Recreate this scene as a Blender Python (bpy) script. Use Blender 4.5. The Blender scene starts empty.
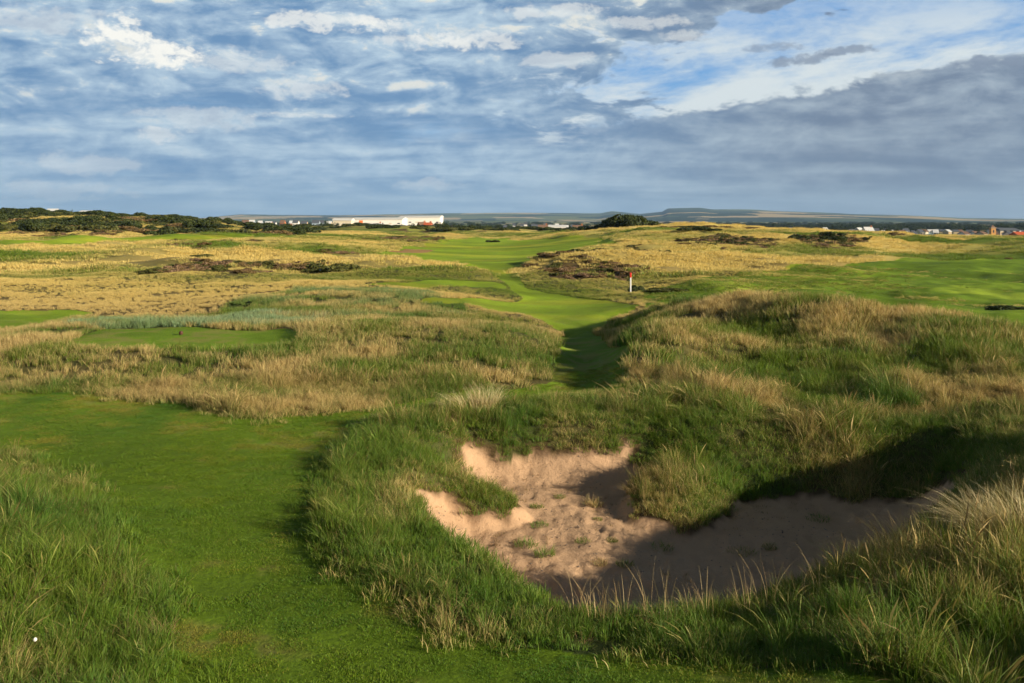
import bpy, bmesh, math, random
import numpy as np
from mathutils import Vector
rng = np.random.default_rng(7); random.seed(7)
R = math.radians
F = 995.0; VH = 220.0; UC = 512.0; ZC = 5.0        # focal length in px, eye-level row, centre column, eye height (m)
SC = bpy.context.scene
COL = SC.collection
SUN_AZ = R(27)      # the sun stands to the right and this far behind the camera plane
SUN_EL = R(17.5)

# ------------------------------------------------------------------ noise
def _hash(ix, iy, seed):
    h = (ix.astype(np.int64)*374761393 + iy.astype(np.int64)*668265263 + seed*1442695041) & 0xffffffff
    h = ((h ^ (h >> 13))*1274126177) & 0xffffffff
    h = h ^ (h >> 16)
    return (h & 0xffff)/65535.0
def vnoise(x, y, seed=0):
    ix = np.floor(x); iy = np.floor(y); fx = x-ix; fy = y-iy
    fx = fx*fx*fx*(fx*(fx*6-15)+10); fy = fy*fy*fy*(fy*(fy*6-15)+10)
    a = _hash(ix, iy, seed); b = _hash(ix+1, iy, seed); c = _hash(ix, iy+1, seed); d = _hash(ix+1, iy+1, seed)
    return (a*(1-fx)+b*fx)*(1-fy)+(c*(1-fx)+d*fx)*fy
def fbm(x, y, octv=4, seed=0):
    s = 0; a = .5; t = 0
    ca, sa = math.cos(.6), math.sin(.6)
    for k in range(octv):
        s = s + a*vnoise(x, y, seed+k*17); t += a; a *= .5
        x, y = (x*ca-y*sa)*2.03+11.3, (x*sa+y*ca)*2.03-7.7
    return s/t-.5
def ss(a, b, x):
    t = np.clip((x-a)/(b-a), 0, 1); return t*t*(3-2*t)

# ------------------------------------------------------------------ terrain height
def W(u, d): return ((u-UC)/F*d, d)
CP = []     # (u, depth, z)
def cp(*a):
    for q in a: CP.append(q)
for x in (-40, -20, 0): CP.append(('w', x, -25, 2.4))
for x in (20, 40): CP.append(('w', x, -25, 3.6))
for (x, y, z) in ((-22,0,1.5),(-12,0,2.0),(-4,0,2.9),(0,0,3.1),(4,0,3.2),(9,1,3.7),(16,2,4.0),(26,2,3.6),
                  (-18,6,.6),(-8,6,.9),(0,5,1.3),(4,5.5,1.4),(8,6,2.1),(12,6.5,2.5),(18,6.5,3.2),(28,8,3.0),
                  (8,10.3,.5),(10.5,11,1.05),(13,12,1.35),(17,13,1.6),(26,14,1.8),(10.5,15,1.15),(14,17,1.1),(20,20,1.2),
                  (-14,12,.5),(-7,9,.25),(0,9,.12),(5,9,.3)):
    CP.append(('w', x, y, z))
cp((-300,16,.7),(-60,14,.6),(30,13.5,.42),(110,14,.12),(-80,19,.25),(40,18,.1),(-300,24,.1),(200,12,0),(350,11,0),(500,11.5,0),(700,11.5,.05),(850,12,.25),
   (250,17,0),(370,15,-.03),(440,13.2,.0),(385,18,-.08),(385,21,.0),(300,21,-.02),(100,23,.05),(200,26,.05),(-100,28,.1),(350,25,0),
   (550,12,.0),(650,12,.0),(760,12.6,-.05),(860,14,.0),(940,15.6,.1),(1010,14,.6),
   (430,24.5,.05),(520,25.5,.05),(600,25.5,.05),(680,26,.2),(760,25.5,.1),(850,25,.15),(940,25,.2),(1050,24,.45),(1200,25,.6),
   (500,29,-.1),(570,31,-.15),(585,36,-.25),(590,42,-.35),(600,50,-.45),(560,55,-.5),
   (-100,29,.05),(0,29,.05),(150,29,.05),(300,29,.05),(400,29.5,.0),
   (-300,34,.7),(-100,34,.6),(0,33.5,.45),(80,33.6,.5),(180,33.8,.5),(280,34,.55),(350,33.5,.6),(430,33.5,.6),(510,33.5,.5),
   (90,36,.62),(180,37,.62),(280,37,.62),(90,40,.62),(180,41,.62),(280,41,.64),(350,38,.85),(430,38,.95),(520,37.5,.7),(555,36,.3),
   (0,42,.3),(-200,45,.4),(60,48,.0),(180,50,-.1),(300,46,.2),(430,46,.1),(520,46,-.2),
   (260,55,.5),(330,55,.6),(400,55,.6),(460,56,.35),(500,58,-.3),(100,58,-.2),(-100,60,.3),
   (650,27,.1),(630,31,.35),(655,35,1.15),(700,30,.45),(780,30,.5),(860,29,.55),(950,29,.7),(1040,30,.75),(1200,32,.95),
   (700,37,1.15),(760,34,.75),(830,36,1.35),(900,34,1.05),(960,37,1.4),(1040,38,1.5),(1200,40,1.7),
   (650,42,.7),(720,44,1.3),(790,46,1.75),(850,44,1.7),(920,42,1.35),(1000,43,1.0),(1100,44,.9),
   (650,54,-.1),(720,58,.1),(800,60,.1),(900,60,-.4),(1024,60,-.5),(1200,62,0),
   (620,68,-.45),(520,75,-.6),(640,80,-.45),(700,78,.4),(760,80,.2),(850,82,-.3),(1000,85,-.6),
   (0,75,.2),(120,78,-.2),(240,74,.0),(360,76,.2),(430,80,.1),
   (520,110,-.6),(430,110,.3),(580,112,.9),(650,115,1.1),(720,110,.6),(850,120,-.2),(1000,120,-.4),(1200,120,0),
   (0,110,.6),(120,115,1.0),(240,112,.8),(340,115,.4),
   (520,160,-.9),(600,160,.6),(700,160,1.2),(800,165,1.0),(900,160,.5),(1024,165,.3),(1200,165,1),
   (0,170,1.0),(130,165,1.4),(260,170,1.2),(380,165,.2),(450,165,-.6),
   (500,240,-.2),(420,240,.2),(300,240,1.2),(150,240,2.0),(0,240,2.2),(-200,240,3),(600,235,2.0),(700,230,3.2),(800,225,2.6),(900,225,1.4),(1024,225,1.0),(1200,225,1.5),
   (-200,320,7.5),(0,320,7.2),(60,320,6.6),(120,320,5.6),(200,320,4.6),(250,320,2.6),(300,320,1.2),(400,320,.6),(500,320,.2),(560,320,.6),(610,300,2.2),(690,300,2.8),(800,300,1.0),(900,300,-.5),(1024,300,-1),(1200,300,-1),
   (-200,420,5),(0,420,3.8),(80,420,3.5),(200,420,1),(250,430,.8),(330,430,1.6),(400,430,2.0),(480,430,1.2),(560,430,.0),(400,520,-3),(650,430,-2),(850,430,-4),(1024,430,-4),(1200,430,-4),
   (-200,620,1.5),(0,620,0),(200,620,-3),(400,620,-5),(700,620,-5),(1000,620,-6),(1200,620,-6),
   (-300,1000,-6),(200,1000,-6),(800,1000,-7),(1300,1000,-7),(-300,2500,-8),(500,2500,-8),(1300,2500,-8),(-300,6000,-8),(500,6000,-8),(1300,6000,-8))
def pc(x, y):
    yy = np.maximum(y, -30)+44*0+12
    yy = np.where(yy < 4, 4*np.exp((yy-4)/14), yy)
    den = np.maximum(y+12, 9)
    return np.clip(x/den, -1.6, 1.6)*5, 2.5*np.log(yy)
_px = []; _py = []; _pz = []
for q in CP:
    if q[0] == 'w': _px.append(q[1]); _py.append(q[2]); _pz.append(q[3])
    else:
        x, y = W(q[0], q[1]); _px.append(x); _py.append(y); _pz.append(q[2])
_ps, _pt = pc(np.array(_px, float), np.array(_py, float)); _pz = np.array(_pz, float)
def _k(r2): return .5*r2*np.log(r2+1e-9)
NCP = len(_ps)
A = _k((_ps[:, None]-_ps)**2+(_pt[:, None]-_pt)**2)+np.eye(NCP)*.004
P = np.stack([np.ones(NCP), _ps, _pt], 1)
M = np.block([[A, P], [P.T, np.zeros((3, 3))]])
SOL = np.linalg.solve(M, np.concatenate([_pz, np.zeros(3)]))
def tps(x, y):
    shp = np.shape(x); x = np.ravel(x); y = np.ravel(y)
    out = np.empty(len(x))
    for i in range(0, len(x), 60000):
        s, t = pc(x[i:i+60000], np.minimum(y[i:i+60000], 6000))
        r2 = (s[:, None]-_ps)**2+(t[:, None]-_pt)**2
        out[i:i+60000] = _k(r2)@SOL[:NCP]+SOL[NCP]+SOL[NCP+1]*s+SOL[NCP+2]*t
    return out.reshape(shp)

def inpoly(x, y, poly):
    ins = np.zeros(np.shape(x), bool); m = len(poly)
    for i in range(m):
        x1, y1 = poly[i]; x2, y2 = poly[(i+1) % m]
        if y1 == y2: continue
        c = ((y1 > y) != (y2 > y)) & (x < (x2-x1)*(y-y1)/(y2-y1)+x1)
        ins ^= c
    return ins
def sdist(x, y, poly):     # signed distance, positive inside
    d2 = np.full(np.shape(x), 1e18); m = len(poly)
    for i in range(m):
        x1, y1 = poly[i]; x2, y2 = poly[(i+1) % m]
        ex, ey = x2-x1, y2-y1
        t = np.clip(((x-x1)*ex+(y-y1)*ey)/(ex*ex+ey*ey+1e-12), 0, 1)
        d2 = np.minimum(d2, (x-x1-t*ex)**2+(y-y1-t*ey)**2)
    return np.sqrt(d2)*np.where(inpoly(x, y, poly), 1, -1)

BOWL = [W(*q) for q in ((455,24.6),(520,25),(590,24.8),(650,25.2),(720,24.6),(800,24.2),(900,24),(985,23.2),(1010,20.5),(1000,18.3),(930,15.6),(840,13.9),(760,13.0),(690,12.5),(620,12.3),(555,12.5),(510,13.2),(465,14.6),(415,16.4),(385,19),(400,22.5))]
SAND = [W(*q) for q in ((464,24.0),(500,23.8),(545,24.0),(590,23.9),(636,24.0),(650,23.2),(636,22.2),(626,21.4),(632,20.7),(660,20.3),(692,20.2),(716,20.7),(722,21.7),(742,22.5),(770,22.2),(800,22.7),(850,22.3),(925,22.0),(965,20.8),(950,18.6),(880,16.2),(790,14.6),(700,13.8),(620,13.5),(562,13.3),(536,14.2),(522,14.6),(482,15.5),(432,16.6),(420,17.7),(420,19.6),(445,20.3),(480,20.05),(512,20.3),(524,20.7),(510,21.3),(472,22.0),(464,22.7))]
NB = 0.0
def H0(x, y):
    x = np.asarray(x, float); y = np.asarray(y, float)
    z = tps(x, y)
    far = ss(350, 700, y)
    sc = np.clip(y/40, .8, 6)
    z = z + (fbm(x/3.8+5, y/3.8, 3, 3)*(.42+.85*ss(22, 29, y)*ss(-1, 1.5, x))*(1-ss(60, 140, y)) + (fbm(x/16, y/13, 3, 9)*2.6+fbm(x/6, y/5, 2, 10)*.7)*ss(50, 110, y))*(1-far)*roughness(x, y)
    b = (y > 11) & (y < 27) & (x > -5) & (x < 14)
    if np.any(b):
        xb, yb = x[b], y[b]
        s = sdist(xb, yb, BOWL)
        dz = -1.15*ss(-.1, 1.9, s)
        m = sdist(xb, yb, SAND)
        ins = ss(-.05, .25, m)
        dz = dz - .10*ins + .10*ss(.0, .5, -m)*ss(-.2, .5, s)
        # the grassy hummock that noses into the sand from the far side
        hx, hy = W(672, 22.4)
        dz = dz + .42*np.exp(-(((xb-hx)/1.0)**2+((yb-hy)/1.3)**2))*(1-ins)
        hx, hy = W(468, 20.8)
        dz = dz + .38*np.exp(-(((xb-hx)/1.0)**2+((yb-hy)/.8)**2))*(1-ins)
        n1 = (vnoise(xb*3.3, yb*3.3, 5)-.5)*.05+(vnoise(xb*7.3, yb*7.3, 6)-.5)*.05-.018*ss(.68, .88, vnoise(xb*4.6, yb*4.6, 7))+(vnoise(xb*1.3, yb*1.3, 8)-.5)*.10+(vnoise(xb*14, yb*14, 12)-.5)*.022
        dz = dz + ins*n1
        z[b] += dz
    return z
MOWN = []     # world polygons
def roughness(x, y):
    m = np.ones(np.shape(x))
    for poly, edge, amt in MOWN_SD:
        bb = np.array(poly); pad = edge*2
        b = (x > bb[:, 0].min()-pad) & (x < bb[:, 0].max()+pad) & (y > bb[:, 1].min()-pad) & (y < bb[:, 1].max()+pad)
        if np.any(b):
            s = sdist(x[b], y[b], poly)
            m[b] = np.minimum(m[b], 1-amt*ss(-edge, edge, s))
    b = (y > 11) & (y < 27) & (x > -5) & (x < 14)
    if np.any(b):
        m[b] = np.minimum(m[b], 1-.7*ss(-1.5, .5, sdist(x[b], y[b], BOWL)))
    return m
MOWN_SD = []
def cast(u, v):
    d = 5*1.02**np.arange(0, 240)
    z = np.minimum(H0((u-UC)/F*d, d), 50)
    ray = ZC-(v-VH)/F*d
    hit = np.where(z >= ray)[0]
    if len(hit) == 0: dd = d[-1]
    else:
        i = max(hit[0], 1)
        a = ray[i-1]-z[i-1]; b = z[i]-ray[i]
        dd = d[i-1]+(d[i]-d[i-1])*a/(a+b+1e-9)
    return ((u-UC)/F*dd, dd)
def P2(*pts): return [cast(u, v) for u, v in pts]

M_FORE = P2((-260,388),(0,393),(80,392),(150,397),(210,409),(265,416),(330,417),(385,404),(440,396),(500,388),(560,380),(566,366),(572,345),(575,334),(600,334),(622,345),(632,362),(622,384),(560,395),(500,402),(440,411),(385,421),(350,433),(338,455),(312,498),(312,535),(345,578),(400,606),(450,630),(560,648),(680,658),(830,670),(960,700),(980,760),(400,800),(100,760),(150,700),(178,640),(185,606),(150,575),(128,545),(118,508),(60,468),(0,455),(-260,440))
M_TEE = P2((70,346),(110,348),(298,348),(306,340),(296,329),(200,327),(110,329),(78,338))
M_FAIR = P2((575,336),(556,325),(525,312),(470,306),(415,302),(480,299),(525,297),(515,290),(500,276),(470,262),(420,258),(370,254),(400,248),(440,240),(470,236),(560,236),(600,238),(610,244),(570,252),(530,260),(514,266),(530,283),(590,296),(640,304),(612,316),(604,334))
M_RIGHT = P2((645,306),(640,292),(690,282),(740,272),(800,264),(900,258),(1024,258),(1250,258),(1250,345),(1024,332),(940,318),(860,304),(760,300),(700,302))
M_ST1 = P2((350,286),(440,280),(500,281),(510,287),(420,289))
M_ST2 = P2((-200,330),(0,330),(60,322),(100,312),(60,309),(-200,312))
M_ST3 = P2((-200,243),(0,240),(140,237),(300,236),(300,239),(140,241),(0,246))
MOWN_SD = [(M_FORE, .8, .88), (M_TEE, .9, .9), (M_FAIR, 2.0, .85), (M_RIGHT, 2.5, .35)]
REG_SILVER = P2((225,316),(240,300),(300,289),(400,290),(470,302),(478,318),(400,322),(300,322))
REG_SILVER2 = P2((70,326),(150,318),(320,318),(330,328),(250,327),(110,329))
REG_GREENROUGH = P2((338,432),(440,404),(560,388),(640,392),(700,400),(820,430),(960,470),(960,500),(720,500),(640,500),(400,470))
REG_RIM = P2((312,500),(338,440),(420,420),(470,470),(430,500),(560,590),(700,620),(880,600),(1024,620),(1024,700),(700,665),(560,650),(345,590))
HEATH = [P2((205,268),(240,262),(300,263),(325,268),(300,273),(240,273)), P2((545,266),(600,256),(640,262),(650,272),(600,279),(560,277)),
         P2((682,240),(720,235),(770,240),(768,250),(720,252),(690,247)), P2((790,238),(830,234),(862,238),(858,246),(800,246))]
SMALLSAND = P2((385,251),(405,249),(434,250),(428,252.3),(398,252.6))

def masks(x, y):
    x = np.asarray(x, float); y = np.asarray(y, float)
    w = np.clip(y/20, .7, 8)
    jx = x+(fbm(x/w/1.1, y/w/1.1, 3, 41))*.9*w; jy = y+(fbm(x/w/1.1+50, y/w/1.1, 3, 47))*.9*w*1.3
    m = inpoly(jx, jy, M_FORE) | inpoly(jx*.9+x*.1, jy*.6+y*.4, M_TEE)
    f = inpoly(jx, jy, M_FAIR) | inpoly(jx, jy, M_RIGHT) | inpoly(jx, jy, M_ST1) | inpoly(jx, jy, M_ST2) | inpoly(jx, jy, M_ST3)
    sx = x+fbm(x*1.7, y*1.7, 4, 71)*.6; sy = y+fbm(x*1.7+9, y*1.7, 4, 73)*.6
    sand = inpoly(sx, sy, SAND)
    s2 = inpoly(x, y, SMALLSAND)
    he = np.zeros(x.shape, bool)
    for p in HEATH: he |= inpoly(jx, jy, p)
    he |= (fbm(x/26+3, y/26*.6, 5, 90) > .235) & (y > 85) & ~f
    he &= fbm(x/3.5, y/5, 3, 91) > -.09
    sil = (inpoly(jx, jy, REG_SILVER)*.55+inpoly(jx, jy, REG_SILVER2)*1.0)*np.clip(.5+fbm(x/2.5, y/2.5, 3, 39)*2.4+.5*(y < 46), .05, 1)
    dry = .52+fbm(x/2.6, y/2.6, 4, 31)*1.3
    dry = np.where(y > 52, .66+fbm(x/30, y/15, 5, 32)*2.5, dry)
    dry = np.where((y > 25) & (y < 50) & (x > 2.5), .47+fbm(x/3, y/3, 4, 33)*1.9, dry)
    g = inpoly(jx, jy, REG_GREENROUGH); dry = np.where(g, .36+fbm(x/1.5, y/1.5, 3, 34)*1.1, dry)
    g = inpoly(jx, jy, REG_RIM); dry = np.where(g, .08+fbm(x/1.1, y/1.1, 3, 35)*.9, dry)
    dry = np.where((y < 24) & (x < -2.5), .06+fbm(x/1.3, y/1.3, 3, 36)*.9, dry)
    dry = np.where((y < 17) & (x > 6.0), .42+fbm(x/1.3, y/1.3, 3, 37)*.7, dry)
    dry = np.where((y < 11.5) & (x > 2), .12+fbm(x/1.3, y/1.3, 3, 38)*.5, dry)
    px, py = W(402, 18.6); dry = dry+.55*np.exp(-(((x-px)/.35)**2+((y-py)/1.5)**2))
    px, py = W(540, 15.6); dry = dry+.4*np.exp(-(((x-px)/.4)**2+((y-py)/.9)**2))
    px, py = W(-20, 18.5); dry = dry+.6*np.exp(-(((x-px)/.8)**2+((y-py)/1.2)**2))
    dry = np.where(sil > 0, .30+fbm(x/2.5, y/2.5, 3, 40)*1.5, dry)
    return dict(mown=m, fair=f, sand=sand, s2=s2, heath=he, silver=sil, dry=np.clip(dry, 0, 1))
def H(x, y): return H0(x, y)
def Hs(x, y): return float(H0(np.array([float(x)]), np.array([float(y)]))[0])

# ------------------------------------------------------------------ object helpers
def tag(o, label=None, cat=None, group=None, kind=None):
    if label: o['label'] = label
    if cat: o['category'] = cat
    if group: o['group'] = group
    if kind: o['kind'] = kind
    return o
def link(o, parent=None, col=None):
    (col or COL).objects.link(o)
    if parent: o.parent = parent
    return o
def empty(name, loc, rz=0):
    o = bpy.data.objects.new(name, None); COL.objects.link(o); o.location = loc; o.rotation_euler = (0, 0, rz); return o
def np_mesh(name, verts, quads=None, tris=None, fattr=None, cattr=None, smooth=False):
    me = bpy.data.meshes.new(name)
    verts = np.asarray(verts, np.float32)
    nq = 0 if quads is None else len(quads); nt = 0 if tris is None else len(tris)
    me.vertices.add(len(verts)); me.vertices.foreach_set('co', verts.ravel())
    loops = []
    if nq: loops.append(np.asarray(quads, np.int32).ravel())
    if nt: loops.append(np.asarray(tris, np.int32).ravel())
    loops = np.concatenate(loops)
    me.loops.add(len(loops)); me.loops.foreach_set('vertex_index', loops)
    me.polygons.add(nq+nt)
    st = np.concatenate([np.arange(nq)*4, nq*4+np.arange(nt)*3]).astype(np.int32)
    me.polygons.foreach_set('loop_start', st)
    me.polygons.foreach_set('use_smooth', np.full(nq+nt, bool(smooth)))
    me.update(calc_edges=True)
    for k, a in (fattr or {}).items():
        at = me.attributes.new(k, 'FLOAT', 'POINT'); at.data.foreach_set('value', np.asarray(a, np.float32))
    for k, a in (cattr or {}).items():
        at = me.attributes.new(k, 'FLOAT_COLOR', 'POINT')
        c = np.ones((len(verts), 4), np.float32); c[:, :3] = a
        at.data.foreach_set('color', c.ravel())
    return me

# ------------------------------------------------------------------ material helpers
class NT:
    def __init__(s, tree): s.t = tree; s.n = tree.nodes; s.l = tree.links
    def new(s, typ, **kw):
        nd = s.n.new(typ)
        for k, v in kw.items(): setattr(nd, k, v)
        return nd
    def put(s, sock, v):
        if isinstance(v, bpy.types.NodeSocket): s.l.new(v, sock)
        elif v is not None: sock.default_value = v
    def m(s, op, a, b=None, c=None, clamp=False):
        nd = s.new('ShaderNodeMath', operation=op); nd.use_clamp = clamp
        s.put(nd.inputs[0], a); s.put(nd.inputs[1], b)
        if c is not None: s.put(nd.inputs[2], c)
        return nd.outputs[0]
    def mix(s, f, a, b, mode='MIX'):
        nd = s.new('ShaderNodeMix', data_type='RGBA', blend_type=mode)
        s.put(nd.inputs[0], f); s.put(nd.inputs[6], a if not isinstance(a, tuple) else (*a, 1)[:4]); s.put(nd.inputs[7], b if not isinstance(b, tuple) else (*b, 1)[:4])
        return nd.outputs[2]
    def ss(s, x, a, b):
        nd = s.new('ShaderNodeMapRange', interpolation_type='SMOOTHSTEP')
        s.put(nd.inputs[0], x); nd.inputs[1].default_value = a; nd.inputs[2].default_value = b
        return nd.outputs[0]
    def noise(s, vec, scale, detail=4, rough=.55, dist=0.0, out=0):
        nd = s.new('ShaderNodeTexNoise'); s.put(nd.inputs['Vector'], vec)
        nd.inputs['Scale'].default_value = scale; nd.inputs['Detail'].default_value = detail
        nd.inputs['Roughness'].default_value = rough; nd.inputs['Distortion'].default_value = dist
        return nd.outputs[out]
    def attr(s, name, typ='GEOMETRY', out='Fac'):
        nd = s.new('ShaderNodeAttribute', attribute_name=name, attribute_type=typ); return nd.outputs[out]
    def vec(s, x, y, z):
        nd = s.new('ShaderNodeCombineXYZ'); s.put(nd.inputs[0], x); s.put(nd.inputs[1], y); s.put(nd.inputs[2], z); return nd.outputs[0]
def new_mat(name):
    m = bpy.data.materials.new(name); m.use_nodes = True
    t = NT(m.node_tree); b = m.node_tree.nodes['Principled BSDF']
    return m, t, b, m.node_tree.nodes['Material Output']
def plain(name, col, rough=.8, var=.25, scale=3.0):
    m, t, b, o = new_mat(name)
    tc = t.new('ShaderNodeTexCoord').outputs['Object']
    n = t.noise(tc, scale, 5)
    f = t.m('MULTIPLY_ADD', n, 2*var, 1-var)
    c = t.mix(1.0, col, t.vec(f, f, f), 'MULTIPLY')
    t.put(b.inputs['Base Color'], c); b.inputs['Roughness'].default_value = rough
    b.inputs['Specular IOR Level'].default_value = .25
    return m

def blade_material(name, consts=None, green=(.105,.185,.018), straw=(.62,.49,.215), trans=.30):
    m, t, b, o = new_mat(name)
    gold = 0.0 if consts else t.attr('gold', 'INSTANCER')
    if consts is None:
        dry = t.attr('dry', 'INSTANCER'); sil = t.attr('silver', 'INSTANCER'); hue = t.attr('hue', 'INSTANCER')
    else:
        dry, sil, hue = consts
    r = t.attr('r'); tt = t.attr('t')
    r2 = t.m('FRACT', t.m('MULTIPLY', r, 7.31))
    d = t.m('ADD', dry, t.m('MULTIPLY_ADD', r, .6, -.3))
    d = t.m('ADD', d, t.m('MULTIPLY_ADD', tt, .34, -.14))
    d = t.ss(d, .22, .85)
    gr = t.mix(r2, green, (green[0]*1.6, green[1]*1.25, green[2]*1.3))
    gr = t.mix(hue, gr, (.060, .165, .022))
    gr = t.mix(t.m('MULTIPLY', sil, .9), gr, (.25, .35, .19))
    st = t.mix(r2, straw, (straw[0]*.72, straw[1]*.62, straw[2]*.55))
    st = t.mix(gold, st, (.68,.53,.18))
    c = t.mix(d, gr, st)
    dead = t.ss(r2, .86, .9)
    c = t.mix(t.m('MULTIPLY', dead, .6), c, (.12, .07, .03))
    t.put(b.inputs['Base Color'], c); b.inputs['Roughness'].default_value = .55
    b.inputs['Specular IOR Level'].default_value = .22
    tr = t.new('ShaderNodeBsdfTranslucent'); t.put(tr.inputs[0], t.mix(.5, c, t.mix(1.0, c, (1.3, 1.25, .6), 'MULTIPLY')))
    mx = t.new('ShaderNodeMixShader'); mx.inputs[0].default_value = trans
    t.l.new(b.outputs[0], mx.inputs[1]); t.l.new(tr.outputs[0], mx.inputs[2]); t.l.new(mx.outputs[0], o.inputs[0])
    return m
MAT_BLADE = blade_material('grass_blades')
MAT_LAWN = blade_material('mown_grass_blades', green=(.110,.205,.012), straw=(.32,.30,.05), trans=.3)

# ------------------------------------------------------------------ grass tuft meshes
def blades(N, rad, h0, h1, w, lean=.35, segs=3, head=0.0, wind=(0, 0), power=2.0, seed=0, sq=False):
    g = np.random.default_rng(seed)
    if sq: bx = g.uniform(-rad, rad, N); by = g.uniform(-rad, rad, N)
    else:
        rr = rad*np.sqrt(g.random(N)); a = g.random(N)*2*math.pi; bx = rr*np.cos(a); by = rr*np.sin(a)
    h = g.uniform(h0, h1, N)*(1-.25*(bx*bx+by*by)/(rad*rad)*(0 if sq else 1))
    ang = np.arctan2(by, bx)+g.normal(0, 1.0, N)
    L = np.abs(g.normal(lean, lean*.5, N))
    dx = np.cos(ang)*L+wind[0]; dy = np.sin(ang)*L+wind[1]
    wa = g.random(N)*math.pi; wx = np.cos(wa); wy = np.sin(wa)
    ww = w*g.uniform(.6, 1.3, N)
    r = g.random(N)
    V = []; T = []
    for k in range(segs+1):
        t = k/segs
        cx = bx+dx*h*t**power; cy = by+dy*h*t**power
        ll = np.sqrt(dx*dx+dy*dy)
        cz = h*t*(1-.35*np.minimum(ll, 1.4)*t**1.5)-.02*h
        wd = ww*(1-t*.85)**.8*(1 if k else .8)
        if head and k == segs-1: wd = np.where(r > 1-head, ww*2.2, wd)
        if k < segs:
            V.append(np.stack([cx-wx*wd/2, cy-wy*wd/2, cz], 1)); V.append(np.stack([cx+wx*wd/2, cy+wy*wd/2, cz], 1)); T += [t, t]
        else: V.append(np.stack([cx, cy, cz], 1)); T.append(t)
    nv = len(V); V = np.stack(V, 1).reshape(-1, 3)
    base = np.arange(N)*nv
    quads = np.concatenate([np.stack([base+2*k, base+2*k+1, base+2*k+3, base+2*k+2], 1) for k in range(segs-1)])
    tris = np.stack([base+2*(segs-1), base+2*(segs-1)+1, base+2*segs], 1)
    return V, quads, tris, np.tile(T, N), np.repeat(r, nv)
def blade_mesh(name, mat, **kw):
    V, q, tr, T, r = blades(**kw)
    me = np_mesh(name, V, q, tr, dict(t=T, r=r)); me.materials.append(mat)
    return me
def merge(parts):
    V = []; Q = []; T = []; t = []; r = []; o = 0
    for p in parts:
        V.append(p[0]); Q.append(p[1]+o); T.append(p[2]+o); t.append(p[3]); r.append(p[4]); o += len(p[0])
    return np.concatenate(V), np.concatenate(Q), np.concatenate(T), np.concatenate(t), np.concatenate(r)

def source_collection(name, meshes):
    c = bpy.data.collections.new(name)
    for i, me in enumerate(meshes):
        o = bpy.data.objects.new('%s_%02d' % (name, i), me); c.objects.link(o)
    return c
def scatter(name, label, cat, coll, nvar, x, y, z, scl, dry, silver, hue, sclz=None, tilt=.12, group=None):
    N = len(x)
    me = bpy.data.meshes.new(name); me.vertices.add(N)
    me.vertices.foreach_set('co', np.stack([x, y, z], 1).astype(np.float32).ravel())
    def fa(k, a, typ='FLOAT'):
        at = me.attributes.new(k, typ, 'POINT')
        at.data.foreach_set('value' if typ != 'FLOAT_VECTOR' else 'vector', np.asarray(a, np.int32 if typ == 'INT' else np.float32).ravel())
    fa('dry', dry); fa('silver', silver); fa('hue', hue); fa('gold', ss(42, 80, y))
    fa('pick', rng.integers(0, nvar, N), 'INT')
    rot = np.stack([rng.normal(0, tilt, N), rng.normal(0, tilt, N), rng.random(N)*2*math.pi], 1)
    fa('rot', rot, 'FLOAT_VECTOR')
    sz = scl if sclz is None else sclz
    fa('scl', np.stack([scl, scl, sz], 1), 'FLOAT_VECTOR')
    o = bpy.data.objects.new(name, me); COL.objects.link(o)
    ng = bpy.data.node_groups.new(name+'_spread', 'GeometryNodeTree')
    ng.interface.new_socket('Geometry', in_out='INPUT', socket_type='NodeSocketGeometry')
    ng.interface.new_socket('Geometry', in_out='OUTPUT', socket_type='NodeSocketGeometry')
    nn = ng.nodes; gi = nn.new('NodeGroupInput'); go = nn.new('NodeGroupOutput')
    mp = nn.new('GeometryNodeMeshToPoints')
    ip = nn.new('GeometryNodeInstanceOnPoints'); ci = nn.new('GeometryNodeCollectionInfo')
    ci.inputs[0].default_value = coll; ci.inputs['Separate Children'].default_value = True; ci.inputs['Reset Children'].default_value = True
    def na(k, typ):
        q = nn.new('GeometryNodeInputNamedAttribute'); q.data_type = typ; q.inputs[0].default_value = k; return q.outputs[0]
    L = ng.links
    L.new(gi.outputs[0], mp.inputs[0]); L.new(mp.outputs[0], ip.inputs['Points']); L.new(ci.outputs[0], ip.inputs['Instance'])
    ip.inputs['Pick Instance'].default_value = True
    L.new(na('pick', 'INT'), ip.inputs['Instance Index']); L.new(na('rot', 'FLOAT_VECTOR'), ip.inputs['Rotation']); L.new(na('scl', 'FLOAT_VECTOR'), ip.inputs['Scale'])
    L.new(ip.outputs[0], go.inputs[0])
    md = o.modifiers.new('spread', 'NODES'); md.node_group = ng
    return tag(o, label, cat, group, 'stuff')

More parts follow.
